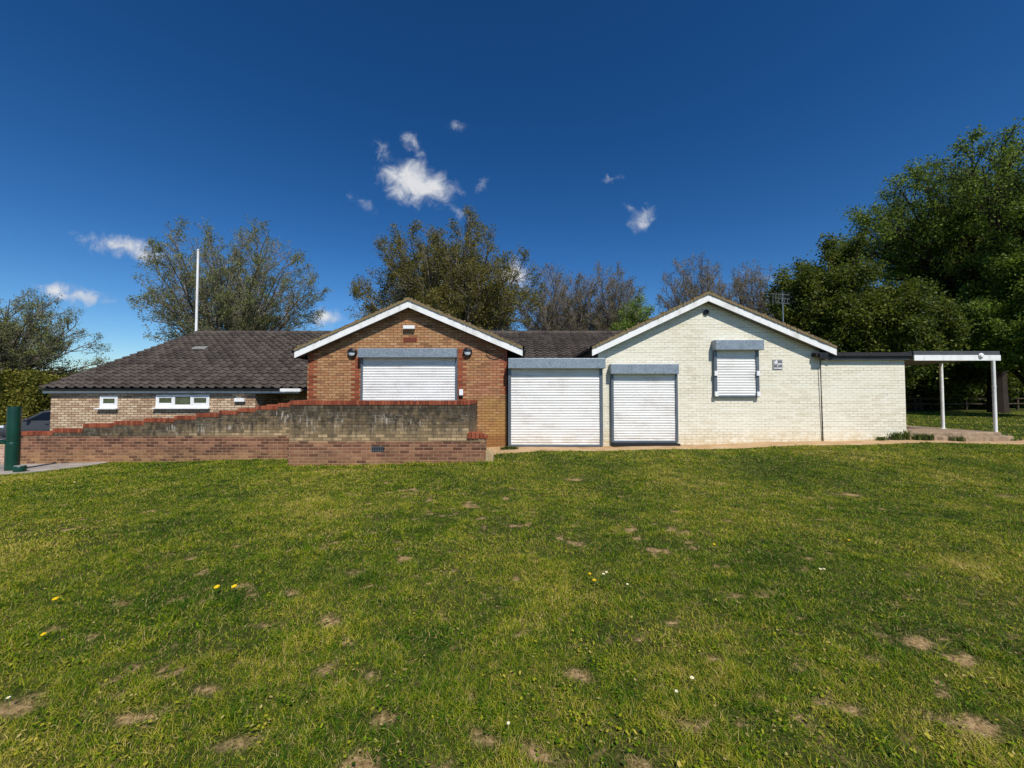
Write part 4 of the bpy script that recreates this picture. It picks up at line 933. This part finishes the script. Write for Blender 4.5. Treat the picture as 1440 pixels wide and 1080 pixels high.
# ------------------------------------------------------------------ parked car (nose to the left)
def car():
    D = 18.2; xn = PX(-6, D); zg = G(-21, D) + .02; hw = .88
    t = thing('parked_car', 'dark grey hatchback parked beyond the left end of the building', 'car', (xn + 2.15, D + hw, zg))
    mp = plain('dark_grey_car_paint', srgb(66, 67, 70), .4, 0, .08, 1, 0, .35); gl = plain('car_glass', (.006, .007, .008), .2, 0, .05, 1, 0, .3)
    ty = plain('tyre_rubber', (.015, .015, .015), .85); al = plain('alloy_rim', (.4, .4, .42), .3, .8, .08)
    xs = [0, .06, .3, .8, 1.15, 1.9, 3.2, 4.0, 4.2, 4.3]
    topz = [.55, .72, .84, .93, .98, 1.0, 1.02, 1.02, .95, .7]; botz = [.3, .24, .2, .2, .2, .2, .2, .22, .28, .4]; wid = [.62, .74, .83, .87, .88, .88, .88, .86, .8, .74]
    mb = MB(); V = []
    for x, a, b, w in zip(xs, topz, botz, wid):
        for (yy, zz) in [(-w * .9, b), (-w, b + .12), (-w, (a + b) / 2 + .05), (-w * .93, a - .05), (-w * .8, a), (w * .8, a), (w * .93, a - .05), (w, (a + b) / 2 + .05), (w, b + .12), (w * .9, b)]:
            V.append((xn + x, D + hw + yy, zg + zz))
    n = 10; Fs = [(i * n + k, (i + 1) * n + k, (i + 1) * n + (k + 1) % n, i * n + (k + 1) % n) for i in range(len(xs) - 1) for k in range(n)]
    Fs += [tuple(range(n - 1, -1, -1)), tuple(range((len(xs) - 1) * n, len(xs) * n))][::1]
    mb.add(V, Fs); body = build(mb, 'body', mp, t, smooth=True)
    prof = [(1.1, .97), (1.95, 1.42), (2.4, 1.49), (3.3, 1.47), (3.95, 1.28), (4.2, 1.0)]
    mb = MB(); V = []
    for x, z in prof:
        f = (z - .97) / .52; w = .8 - .2 * f
        V += [(xn + x, D + hw - w, zg + z), (xn + x, D + hw + w, zg + z)]
    k = len(prof); base = [(xn + 1.1, D + hw - .8, zg + .96), (xn + 4.2, D + hw - .8, zg + .96), (xn + 4.2, D + hw + .8, zg + .96), (xn + 1.1, D + hw + .8, zg + .96)]
    V += base; b0 = 2 * k
    Fs = [(2 * i, 2 * i + 1, 2 * i + 3, 2 * i + 2) for i in range(k - 1)] + [tuple([b0] + [2 * i for i in range(k)] + [b0 + 1])[::-1], tuple([b0 + 3] + [2 * i + 1 for i in range(k)] + [b0 + 2])]
    mb.add(V, Fs); build(mb, 'cabin', mp, t, bevel=.03)
    def pt(x, z, side=-1, o=.006): return (xn + x, D + hw + side * (.8 - .2 * (z - .97) / .52 + o), zg + z)
    for poly in ([(1.42, 1.02), (2.0, 1.36), (2.5, 1.41), (2.5, 1.02)], [(2.56, 1.02), (2.56, 1.41), (3.25, 1.39), (3.75, 1.22), (3.75, 1.02)]):
        for sd in (-1, 1):
            mb = MB(); mb.add([pt(x, z, sd, .03) for x, z in poly], [tuple(range(len(poly)))]); build(mb, 'window', gl, t)
    mb = MB(); mb.add([(xn + 1.12, D + hw - .7, zg + 1.02), (xn + 1.12, D + hw + .7, zg + 1.02), (xn + 1.9, D + hw + .58, zg + 1.44), (xn + 1.9, D + hw - .58, zg + 1.44)], [(0, 1, 2, 3)]); build(mb, 'windscreen', gl, t)
    for wx in (.85, 3.5):
        for yy in (D + .02, D + 2 * hw - .2):
            mb = MB(); mb.lathe([(.2, -.0), (.3, .0), (.32, -.04), (.32, -.15), (.3, -.19), (.2, -.19)], (xn + wx, yy, zg + .32), 24, axis='y'); w = build(mb, 'wheel', ty, t, smooth=True)
            mb = MB(); mb.lathe([(.2, .004), (.17, -.01), (.06, .012), (.02, .014)], (xn + wx, yy, zg + .32), 20, axis='y'); build(mb, 'rim', al, w)
    for sd in (-1, 1):
        mb = MB(); c = (xn + 1.55, D + hw + sd * .95, zg + 1.04); mb.lathe([(.03, -.1), (.08, -.07), (.09, .03), (.05, .07)], c, 10, axis='x'); build(mb, 'mirror', mp, t, smooth=True)
        mb = MB(); mb.box(xn + .02, xn + .32, D + hw + sd * .72 - .1, D + hw + sd * .72 + .1, zg + .64, zg + .76); build(mb, 'headlight', M['lens'], t, bevel=.03)
    for hx in (2.3, 3.2):
        mb = MB(); mb.box(xn + hx, xn + hx + .18, D - .035, D - .003, zg + .86, zg + .89); build(mb, 'handle', mp, t, bevel=.006)
car()

# ------------------------------------------------------------------ trees
def unit(v): return v / np.maximum(np.linalg.norm(v, axis=-1, keepdims=True), 1e-9)
def grow(S, Dr, L, K, up, wig):
    N = len(S); P = np.empty((N, K, 3)); T = np.empty((N, K, 3)); p = S.copy(); d = unit(Dr)
    for k in range(K):
        P[:, k] = p; T[:, k] = d; p = p + d * (L / (K - 1))[:, None]
        d = unit(d + np.array([0, 0, up]) + R.normal(0, wig, (N, 3)))
    return P, T
def tubes(P, T, r0, r1, sides):
    N, K, _ = P.shape; rad = r0[:, None] + (r1 - r0)[:, None] * np.linspace(0, 1, K)[None]
    ref = np.where(np.abs(T[..., 2:3]) > .9, np.array([1., 0, 0]), np.array([0, 0, 1.]))
    a = unit(np.cross(T, ref)); b = np.cross(T, a); an = np.arange(sides) / sides * 2 * np.pi
    V = P[:, :, None] + rad[:, :, None, None] * (np.cos(an)[None, None, :, None] * a[:, :, None] + np.sin(an)[None, None, :, None] * b[:, :, None])
    idx = np.arange(N * K * sides).reshape(N, K, sides); nx = np.roll(idx, -1, 2)
    q = np.stack([idx[:, :-1], nx[:, :-1], nx[:, 1:], idx[:, 1:]], -1).reshape(-1, 4)
    return V.reshape(-1, 3), q
def spawn(P, T, L, m, t0, ang, lf, env=None, flat=0):
    N, K, _ = P.shape; t = t0 + (1 - t0) * ((np.arange(m)[None] + R.random((N, m))) / m); f = t * (K - 1); i = np.minimum(f.astype(int), K - 2); a = (f - i)[..., None]
    n = np.arange(N)[:, None]; S = P[n, i] * (1 - a) + P[n, i + 1] * a; d = T[n, i]
    rnd = R.normal(0, 1, (N, m, 3)); rnd[..., 2] *= (1 - flat); perp = unit(rnd - (rnd * d).sum(-1, keepdims=True) * d)
    an = R.normal(ang, .18, (N, m, 1)); D_ = np.cos(an) * d + np.sin(an) * perp
    ln = L[:, None] * lf * (1.1 - .65 * t) * R.uniform(.6, 1.25, (N, m))
    S, D_, ln = S.reshape(-1, 3), D_.reshape(-1, 3), ln.ravel()
    if env is not None:
        c, rad = env; tip = S + unit(D_) * ln[:, None]; e = np.linalg.norm((tip - c) / rad, axis=1)
        ln = np.where(e > 1, ln * np.clip(1 - (e - 1) * 2.2, .25, 1), ln)
    return S, D_, ln, t.ravel()
def leaves(P, n, size, spread, droop=0):
    N, K, _ = P.shape; i = R.integers(1, K, (N, n)); C = P[np.arange(N)[:, None], i].reshape(-1, 3) + R.normal(0, spread, (N * n, 3)); C[:, 2] -= droop * R.random(len(C))
    s = size * R.uniform(.55, 1.35, len(C)); a = unit(R.normal(0, 1, (len(C), 3))); b = unit(np.cross(a, R.normal(0, 1, (len(C), 3))))
    a = a * s[:, None]; b = b * (s * .55)[:, None]; nb = unit(np.cross(a, b)) * (s * .18)[:, None]
    V = np.stack([C - a, C + b + nb, C + a * 1.1, C - b + nb], 1).reshape(-1, 3)
    return V, np.arange(len(V)).reshape(-1, 4)
def tree(name, label, x, y, zc, rad, zf, tr, n1, nn, leaf, lmat, bark='bark', stems=1, up=.06, group='trees behind the clubhouse', ang=.62, lowfill=0, nlev=3, shape=None, twr=.006, flat=0, limb=1.0, fit=1.0):
    """zc, rad: centre height and radii of the crown; zf fork height; nn branches per level; leaf=(count,size,spread)"""
    zg = G(x, y); t = thing(name, label, 'tree', (x, y, zg), group)
    c = np.array([x, y, zc]); rad = np.array(rad, float) * fit
    trunkV = []; crownV = []
    def add(lst, V, q, mi): lst.append((V, q, mi))
    S = np.repeat([[x, y, zg - .1]], stems, 0) + R.normal(0, .25 if stems > 1 else 0, (stems, 3)) * [1, 1, 0]
    Dr = np.tile([0, 0, 1.], (stems, 1)) + R.normal(0, .16 if stems > 1 else .03, (stems, 3)) * [1, 1, 0]
    L = np.full(stems, (zf - zg) * 1.05)
    Pt, Tt = grow(S, Dr, L, 6, .08, .03); add(trunkV, *tubes(Pt, Tt, np.full(stems, tr), np.full(stems, tr * .62), 9), 0)
    # main limbs aim at points spread over the crown
    k = np.arange(n1) + .5; ph = k * 2.39996 + R.random() * 6; cz = 1 - k / n1 * (1.25 + lowfill); sr = np.sqrt(np.maximum(0, 1 - cz ** 2))
    tgt = c + np.stack([sr * np.cos(ph), sr * np.sin(ph), cz], 1) * rad * np.where(k[:, None] % 3 < 2, R.uniform(.86, 1.0, (n1, 1)), R.uniform(.5, .8, (n1, 1)))
    tgt[:3] = c + (tgt[:3] - c) * .84
    j = R.integers(0, stems, n1); fr = R.uniform(.55, 1, n1) ; fi = fr * 5; ii = np.minimum(fi.astype(int), 4)
    S1 = Pt[j, ii] + (Pt[j, ii + 1] - Pt[j, ii]) * (fi - ii)[:, None]
    dv = tgt - S1; L1 = np.linalg.norm(dv, axis=1); d1 = unit(unit(dv) + np.array([0, 0, .18]))
    K = 9; P1 = np.empty((n1, K, 3)); wob = R.normal(0, .05, (n1, K, 3)).cumsum(1) * L1[:, None, None] * .22
    for q in range(K):
        s = q / (K - 1); P1[:, q] = S1 + d1 * (L1 * s * (1 - s))[:, None] + dv * s * s
    P1 += wob * np.linspace(0, 1, K)[None, :, None]
    T1 = unit(np.gradient(P1, axis=1)); r1 = tr * .5 * limb * (L1 / L1.max()) ** .6
    add(trunkV, *tubes(P1, T1, r1, r1 * .16, 6), 0)
    env = (c, rad * 1.03)
    S2, D2, L2, t2 = spawn(P1, T1, L1, nn[0], .22, ang, .42, env, flat); P2, T2 = grow(S2, D2, L2, 6, up, .1); r2 = np.repeat(r1, nn[0]) * (1 - .75 * t2) * .55 + .012
    add(crownV, *tubes(P2, T2, r2, r2 * .25, 4), 0)
    S3, D3, L3, t3 = spawn(P2, T2, L2, nn[1], .2, ang, .5, env, flat); P3, T3 = grow(S3, D3, L3, 4, up, .12); r3 = np.repeat(r2, nn[1]) * (1 - .6 * t3) * .45 + twr * .6
    add(crownV, *tubes(P3, T3, r3, r3 * .4 + twr * .2, 3), 0)
    S4, D4, L4, t4 = spawn(P3, T3, np.maximum(L3, .5), nn[2], .15, ang, .55, None); P4, T4 = grow(S4, D4, L4, 3, up, .14)
    r4 = np.full(len(P4), twr * .8); add(crownV, *tubes(P4, T4, r4, r4 * .5, 3), 0)
    if leaf:
        n, sz, spd = leaf; mi = 1
        V, q = leaves(P4, n, sz, spd); add(crownV, V, q, 1)
        V, q = leaves(P3, max(1, n // 2), sz, spd); add(crownV, V, q, 1)
        if lowfill: V, q = leaves(P2, n, sz, spd * 2); add(crownV, V, q, 1)
    def fin(lst, nm, mats):
        Vs = np.concatenate([a for a, _, _ in lst]); o = 0; qs = []; mi = []
        for a, q, m_ in lst: qs.append(q + o); o += len(a); mi.append(np.full(len(q), m_))
        q = np.concatenate(qs)
        return link_mesh(nm, Vs, q.ravel(), np.arange(len(q)) * 4, np.full(len(q), 4), mats, t, np.concatenate(mi), smooth=False)
    fin(trunkV, 'trunk', [M[bark]]); fin(crownV, 'crown', [M['twig' if bark == 'bark' else 'bark_dark'], M[lmat]])
    return t
def crown(pl, pr, ptop, pbot, D):
    x0, x1 = PX(pl, D), PX(pr, D); zt, zb = PZ(ptop, D), PZ(pbot, D)
    return (x0 + x1) / 2, (zt + zb) / 2, ((x1 - x0) / 2, (x1 - x0) / 2 * .9, (zt - zb) / 2)
BH = 'trees behind the clubhouse'
x, zc, r = crown(186, 440, 306, 540, 29); tree('tree', 'large open spring tree with grey-green leaves behind the flagpole', x + 1.0, 29, zc, r, 3.2, .34, 36, (11, 8, 5), (4, .052, .1), 'leaf_grey', stems=3, up=.05, limb=.62, fit=.9)
x, zc, r = crown(500, 766, 312, 540, 27); tree('tree', 'broad olive-leaved tree rising behind the red brick gable', x, 27, zc, r, 3.2, .36, 46, (11, 8, 5), (7, .056, .13), 'leaf_olive', stems=4, up=.09, limb=.65, fit=.95)
x, zc, r = crown(726, 846, 372, 540, 31); tree('tree', 'slender twiggy tree next to the olive tree, barely in leaf', x, 31, zc, r, 3.5, .18, 34, (11, 9, 6), (1, .05, .1), 'leaf_bud', up=.08, ang=.6, stems=3, limb=.7)
x, zc, r = crown(800, 912, 374, 540, 30); tree('tree', 'bare brown tree between its twiggy neighbour and the fresh green young tree', x, 30, zc, r, 3.5, .18, 34, (11, 9, 6), (1, .05, .1), 'leaf_bud', up=.08, ang=.6, stems=3, limb=.7)
x, zc, r = crown(862, 922, 408, 540, 26); tree('young_tree', 'young tree in bright fresh green leaf left of the cream gable', x, 26, zc, r, 3.0, .1, 16, (7, 6, 4), (5, .055, .12), 'leaf_fresh')
x, zc, r = crown(926, 1034, 360, 540, 31); tree('tree', 'bare fine-twigged tree left of the apex of the cream gable', x, 31, zc, r, 3.5, .2, 34, (11, 9, 6), (1, .05, .1), 'leaf_bud', up=.08, stems=3, limb=.7)
x, zc, r = crown(1010, 1114, 368, 540, 32); tree('tree', 'bare tree behind the right slope of the cream gable', x, 32, zc, r, 3.5, .2, 34, (11, 9, 6), (1, .05, .1), 'leaf_bud', up=.08, stems=3, limb=.7)
x, zc, r = crown(-130, 112, 396, 575, 26); tree('tree', 'spreading grey-green tree above the hedge beside the car park', x, 26, zc, r, 1.8, .3, 40, (11, 7, 5), (3, .05, .1), 'leaf_grey', limb=.7, fit=.9, group='trees beside the car park')
# dense wood on the right
WG = 'trees at the edge of the wood'
x, zc, r = crown(1100, 1228, 338, 545, 23); tree('tree', 'dense dark green tree just behind the aerial', x, 23, zc, r, 2.4, .22, 34, (9, 8, 5), (10, .075, .2), 'leaf_dark', 'bark_dark', lowfill=.5, group=WG)
x, zc, r = crown(1208, 1322, 398, 545, 21.5); tree('tree', 'dense rounded green tree behind the flat-roofed extension', x, 21.5, zc, r, 2.4, .22, 34, (9, 8, 5), (10, .075, .2), 'leaf_dark', 'bark_dark', lowfill=.5, group=WG)
x, zc, r = crown(1216, 1590, 208, 392, 26); tree('beech_tree', 'tallest tree with wide layered green crown over the canopy', x, 26, zc, r, 6.6, .5, 56, (13, 8, 5), (5, .075, .17), 'leaf_beech', 'bark_dark', lowfill=.2, group=WG, up=-.02, flat=.6, limb=.6, fit=.93)
x, zc, r = crown(1378, 1530, 352, 540, 22); tree('tree', 'leafy green tree at the right edge below the tallest crown', x, 22, zc, r, 2.6, .25, 30, (9, 8, 5), (10, .075, .2), 'leaf_beech', 'bark_dark', lowfill=.4, group=WG)
for (px, D, top, lab) in [(1290, 30, 470, 'dark tree in the wood shade seen under the canopy, nearest the extension wall'), (1385, 31, 440, 'dark tree in the wood shade seen past the front canopy post'), (1450, 33, 420, 'shaded tree of the wood at the photo edge')]:
    x, zc, r = crown(px - 75, px + 75, top, 562, D); tree('tree', lab, x, D, zc, r, 2.6, .3, 18, (9, 7, 5), (9, .11, .25), 'leaf_dark', 'bark_dark', lowfill=.6, group=WG)
# hedge and far woods: leafy masses
def mass(name, label, boxes, n, size, mat, cat, kind=None):
    Vs = []; tot = sum(b[6] for b in boxes)
    for (x0, x1, y0, y1, z0, z1, w) in boxes:
        k = int(n * w / tot); u = R.random((k, 3)); X_ = x0 + (x1 - x0) * u[:, 0]; Y_ = y0 + (y1 - y0) * u[:, 1]
        top = z1 - (z1 - z0) * .35 * fbm(X_, Y_, 3, 3, .35) * 1.4; Zb = ground(X_, Y_)
        Z_ = Zb + z0 + (top - z0) * (u[:, 2] ** .8)
        Vs.append(np.stack([X_, Y_, Z_], 1))
    C = np.concatenate(Vs); V, q = leaves(C[:, None].repeat(2, 1), 1, size, .05)
    o = link_mesh(name, V, q.ravel(), np.arange(len(q)) * 4, np.full(len(q), 4), M[mat])
    return o
h = mass('hedge', '', [(-46, -29, 24, 27, 0, 4.4, 1)], 80000, .085, 'leaf_hedge', 'hedge'); tag(h, 'tall loose olive hedge behind the parked car', 'hedge')
h = mass('woodland', '', [(14, 75, 38, 46, 0, 8.5, 1), (30, 60, 34, 38, 0, 3.0, .4)], 80000, .3, 'leaf_dark', 'wood'); struct(h, 'dark wood behind the trees on the right', 'wood', 'stuff')
h = mass('woodland', '', [(-95, -38, 48, 56, 0, 6.5, 1), (-38, 14, 52, 58, 0, 5.5, .7)], 60000, .35, 'leaf_olive', 'wood'); struct(h, 'far line of woodland beyond the car park', 'wood', 'stuff')
# low post-and-rail fence in the shade of the wood
D = 29.5; ft = thing('rail_fence', 'low dark wooden post and rail fence in the shade under the trees', 'fence', (34, D, G(34, D)))
fx = np.arange(26, 46, 1.9); mr = MB()
for a in fx:
    z = G(a, D); mb = MB(); mb.box(a - .06, a + .06, D - .06, D + .06, z - .2, z + .95 + random.uniform(-.04, .04)); build(mb, 'post', M['wood'], ft, bevel=.01)
for a, b in zip(fx[:-1], fx[1:]):
    for hz in (.8, .42): mr.prism([(a, G(a, D) + hz), (b, G(b, D) + hz), (b, G(b, D) + hz + .09), (a, G(a, D) + hz + .09)], 'y', D - .1, D - .062)
build(mr, 'rail', M['wood'], ft)

# ------------------------------------------------------------------ weeds and flowers
def weed(px, py, D, wd, ht, n, label, group='weeds at the foot of the walls'):
    x0 = PX(px, D); z0 = G(x0, D); V = []; Fs = []
    mb = MB()
    for i in range(n):
        bx = x0 + max(-1.1, min(1.1, random.gauss(0, .5))) * wd * .8; by = D + random.gauss(0, .05); az = random.uniform(0, 6.28); h = ht * random.uniform(.4, 1.1); ln = h * random.uniform(.2, .9); w = random.uniform(.008, .02)
        dx, dy = math.cos(az) * ln, math.sin(az) * ln * .6; px_, py_ = -math.sin(az) * w, math.cos(az) * w
        mb.add([(bx - px_ * .4, by - py_ * .4, z0 - .01), (bx + px_ * .4, by + py_ * .4, z0 - .01), (bx + dx * .5 + px_, by + dy * .5 + py_, z0 + h * .75), (bx + dx * .5 - px_, by + dy * .5 - py_, z0 + h * .75), (bx + dx, by + dy, z0 + h)], [(0, 1, 2, 3), (3, 2, 4)])
    o = build(mb, 'weed', M['leaf_weed'], base=(x0, D, z0)); tag(o, label, 'weed', group); return o
weed(1238, 616, 11.56, .22, .12, 90, 'flat clump of weeds against the cream extension wall')
weed(1260, 615, 11.55, .2, .24, 120, 'tall weeds at the corner of the cream extension')
weed(1274, 614, 11.52, .06, .3, 50, 'narrow upright dark weed where wall meets platform')
weed(1296, 616, 11.45, .28, .2, 240, 'wide clump of weeds in front of the concrete platform')
weed(1345, 617, 11.45, .24, .17, 110, 'smaller weed clump midway along the platform edge')
weed(1420, 616, 11.7, .3, .09, 80, 'low weeds at the crumbling end of the platform')
weed(716, 632, 11.0, .26, .1, 260, 'low tuft of green weeds at the left foot of the large shutter', 'weeds at the foot of the walls')
yel = plain('dandelion_yellow', srgb(240, 206, 24), .7, 0, .12, 80); wht = plain('daisy_white', srgb(240, 240, 236), .7, 0, .04); stm = plain('flower_stem', srgb(92, 116, 44), .7)
def flower(kind, px, py, label, s=1.0, group=None):
    x, y = on_ground(px, py); z = G(x, y); h = random.uniform(.05, .07)
    t = thing(kind, label, 'flower', (x, y, z), group)
    mb = MB(); mb.tube([(x, y, z - .01), (x + .004, y, z + h)], .0016 * s, 5); build(mb, 'stem', stm, t)
    rr_, n, m = (.0195 * s, 18, yel) if kind == 'dandelion' else (.011 * s, 12, wht)
    mb = MB(); tl = random.uniform(.1, .3)
    for ring in range(2 if kind == 'dandelion' else 1):
        for k in range(n):
            a = 2 * math.pi * (k + .5 * ring) / n; r1 = rr_ * (1 - .35 * ring); w = r1 * .19; ca, sa = math.cos(a), math.sin(a); zo = z + h + .004 * ring
            mb.add([(x + .15 * r1 * ca, y + .15 * r1 * sa, zo), (x + .7 * r1 * ca - sa * w, y + .7 * r1 * sa + ca * w, zo + .004 - tl * .7 * r1 * -sa), (x + r1 * ca, y + r1 * sa, zo + .003 + tl * r1 * sa), (x + .7 * r1 * ca + sa * w, y + .7 * r1 * sa - ca * w, zo + .004 + tl * .7 * r1 * sa)], [(0, 1, 2, 3)])
    build(mb, 'petals', m, t)
    mb = MB(); mb.lathe([(rr_ * .42, 0), (rr_ * .36, .004 * s), (rr_ * .1, .007 * s)], (x, y, z + h), 9); build(mb, 'centre', yel, t)
FG = 'dandelions in the lawn'; DG = 'daisies in the lawn'
flower('dandelion', 311, 833, 'yellow dandelion on the left of the close pair in the lawn', 1.15, FG)
flower('dandelion', 335, 831, 'yellow dandelion on the right of the close pair in the lawn', 1.15, FG)
flower('dandelion', 88, 848, 'lone yellow dandelion in the lawn below the green post', 1.1, FG)
flower('dandelion', 73, 897, 'yellow dandelion nearest the left edge, lower than the lone one', .8, FG)
flower('dandelion', 834, 821, 'yellow dandelion among the white daisies below the narrower door', .9, FG)
flower('dandelion', 828, 814, 'pale yellow dandelion just behind the one among the daisies', .7, FG)
flower('dandelion', 1001, 772, 'small yellow dandelion below the window shutter', .8, FG)
flower('dandelion', 1188, 765, 'small yellow dandelion below the cream extension', .8, FG)
flower('daisy', 847, 814, 'left white daisy of the two beside the dandelion', 1.2, DG)
flower('daisy', 851, 811, 'right white daisy of the two beside the dandelion', 1.2, DG)
flower('daisy', 880, 827, 'single white daisy just right of the dandelion and daisy group', 1.1, DG)
flower('daisy', 1148, 806, 'left white daisy of the touching pair in the right lawn', 1.3, DG)
flower('daisy', 1153, 807, 'right white daisy of the touching pair in the right lawn', 1.2, DG)
flower('daisy', 968, 958, 'large white daisy alone in the near lawn right of centre', 1.1, DG)
flower('daisy', 946, 980, 'white daisy slightly nearer and left of the large lone daisy', .9, DG)
flower('daisy', 28, 988, 'white daisy in the near lawn at the left edge', .9, DG)
flower('daisy', 109, 681, 'white daisy in the far lawn near the paving', 1.9, DG)
flower('daisy', 715, 909 + 114, 'small white daisy at the bottom centre of the lawn', .8, DG)

make_grass(True)
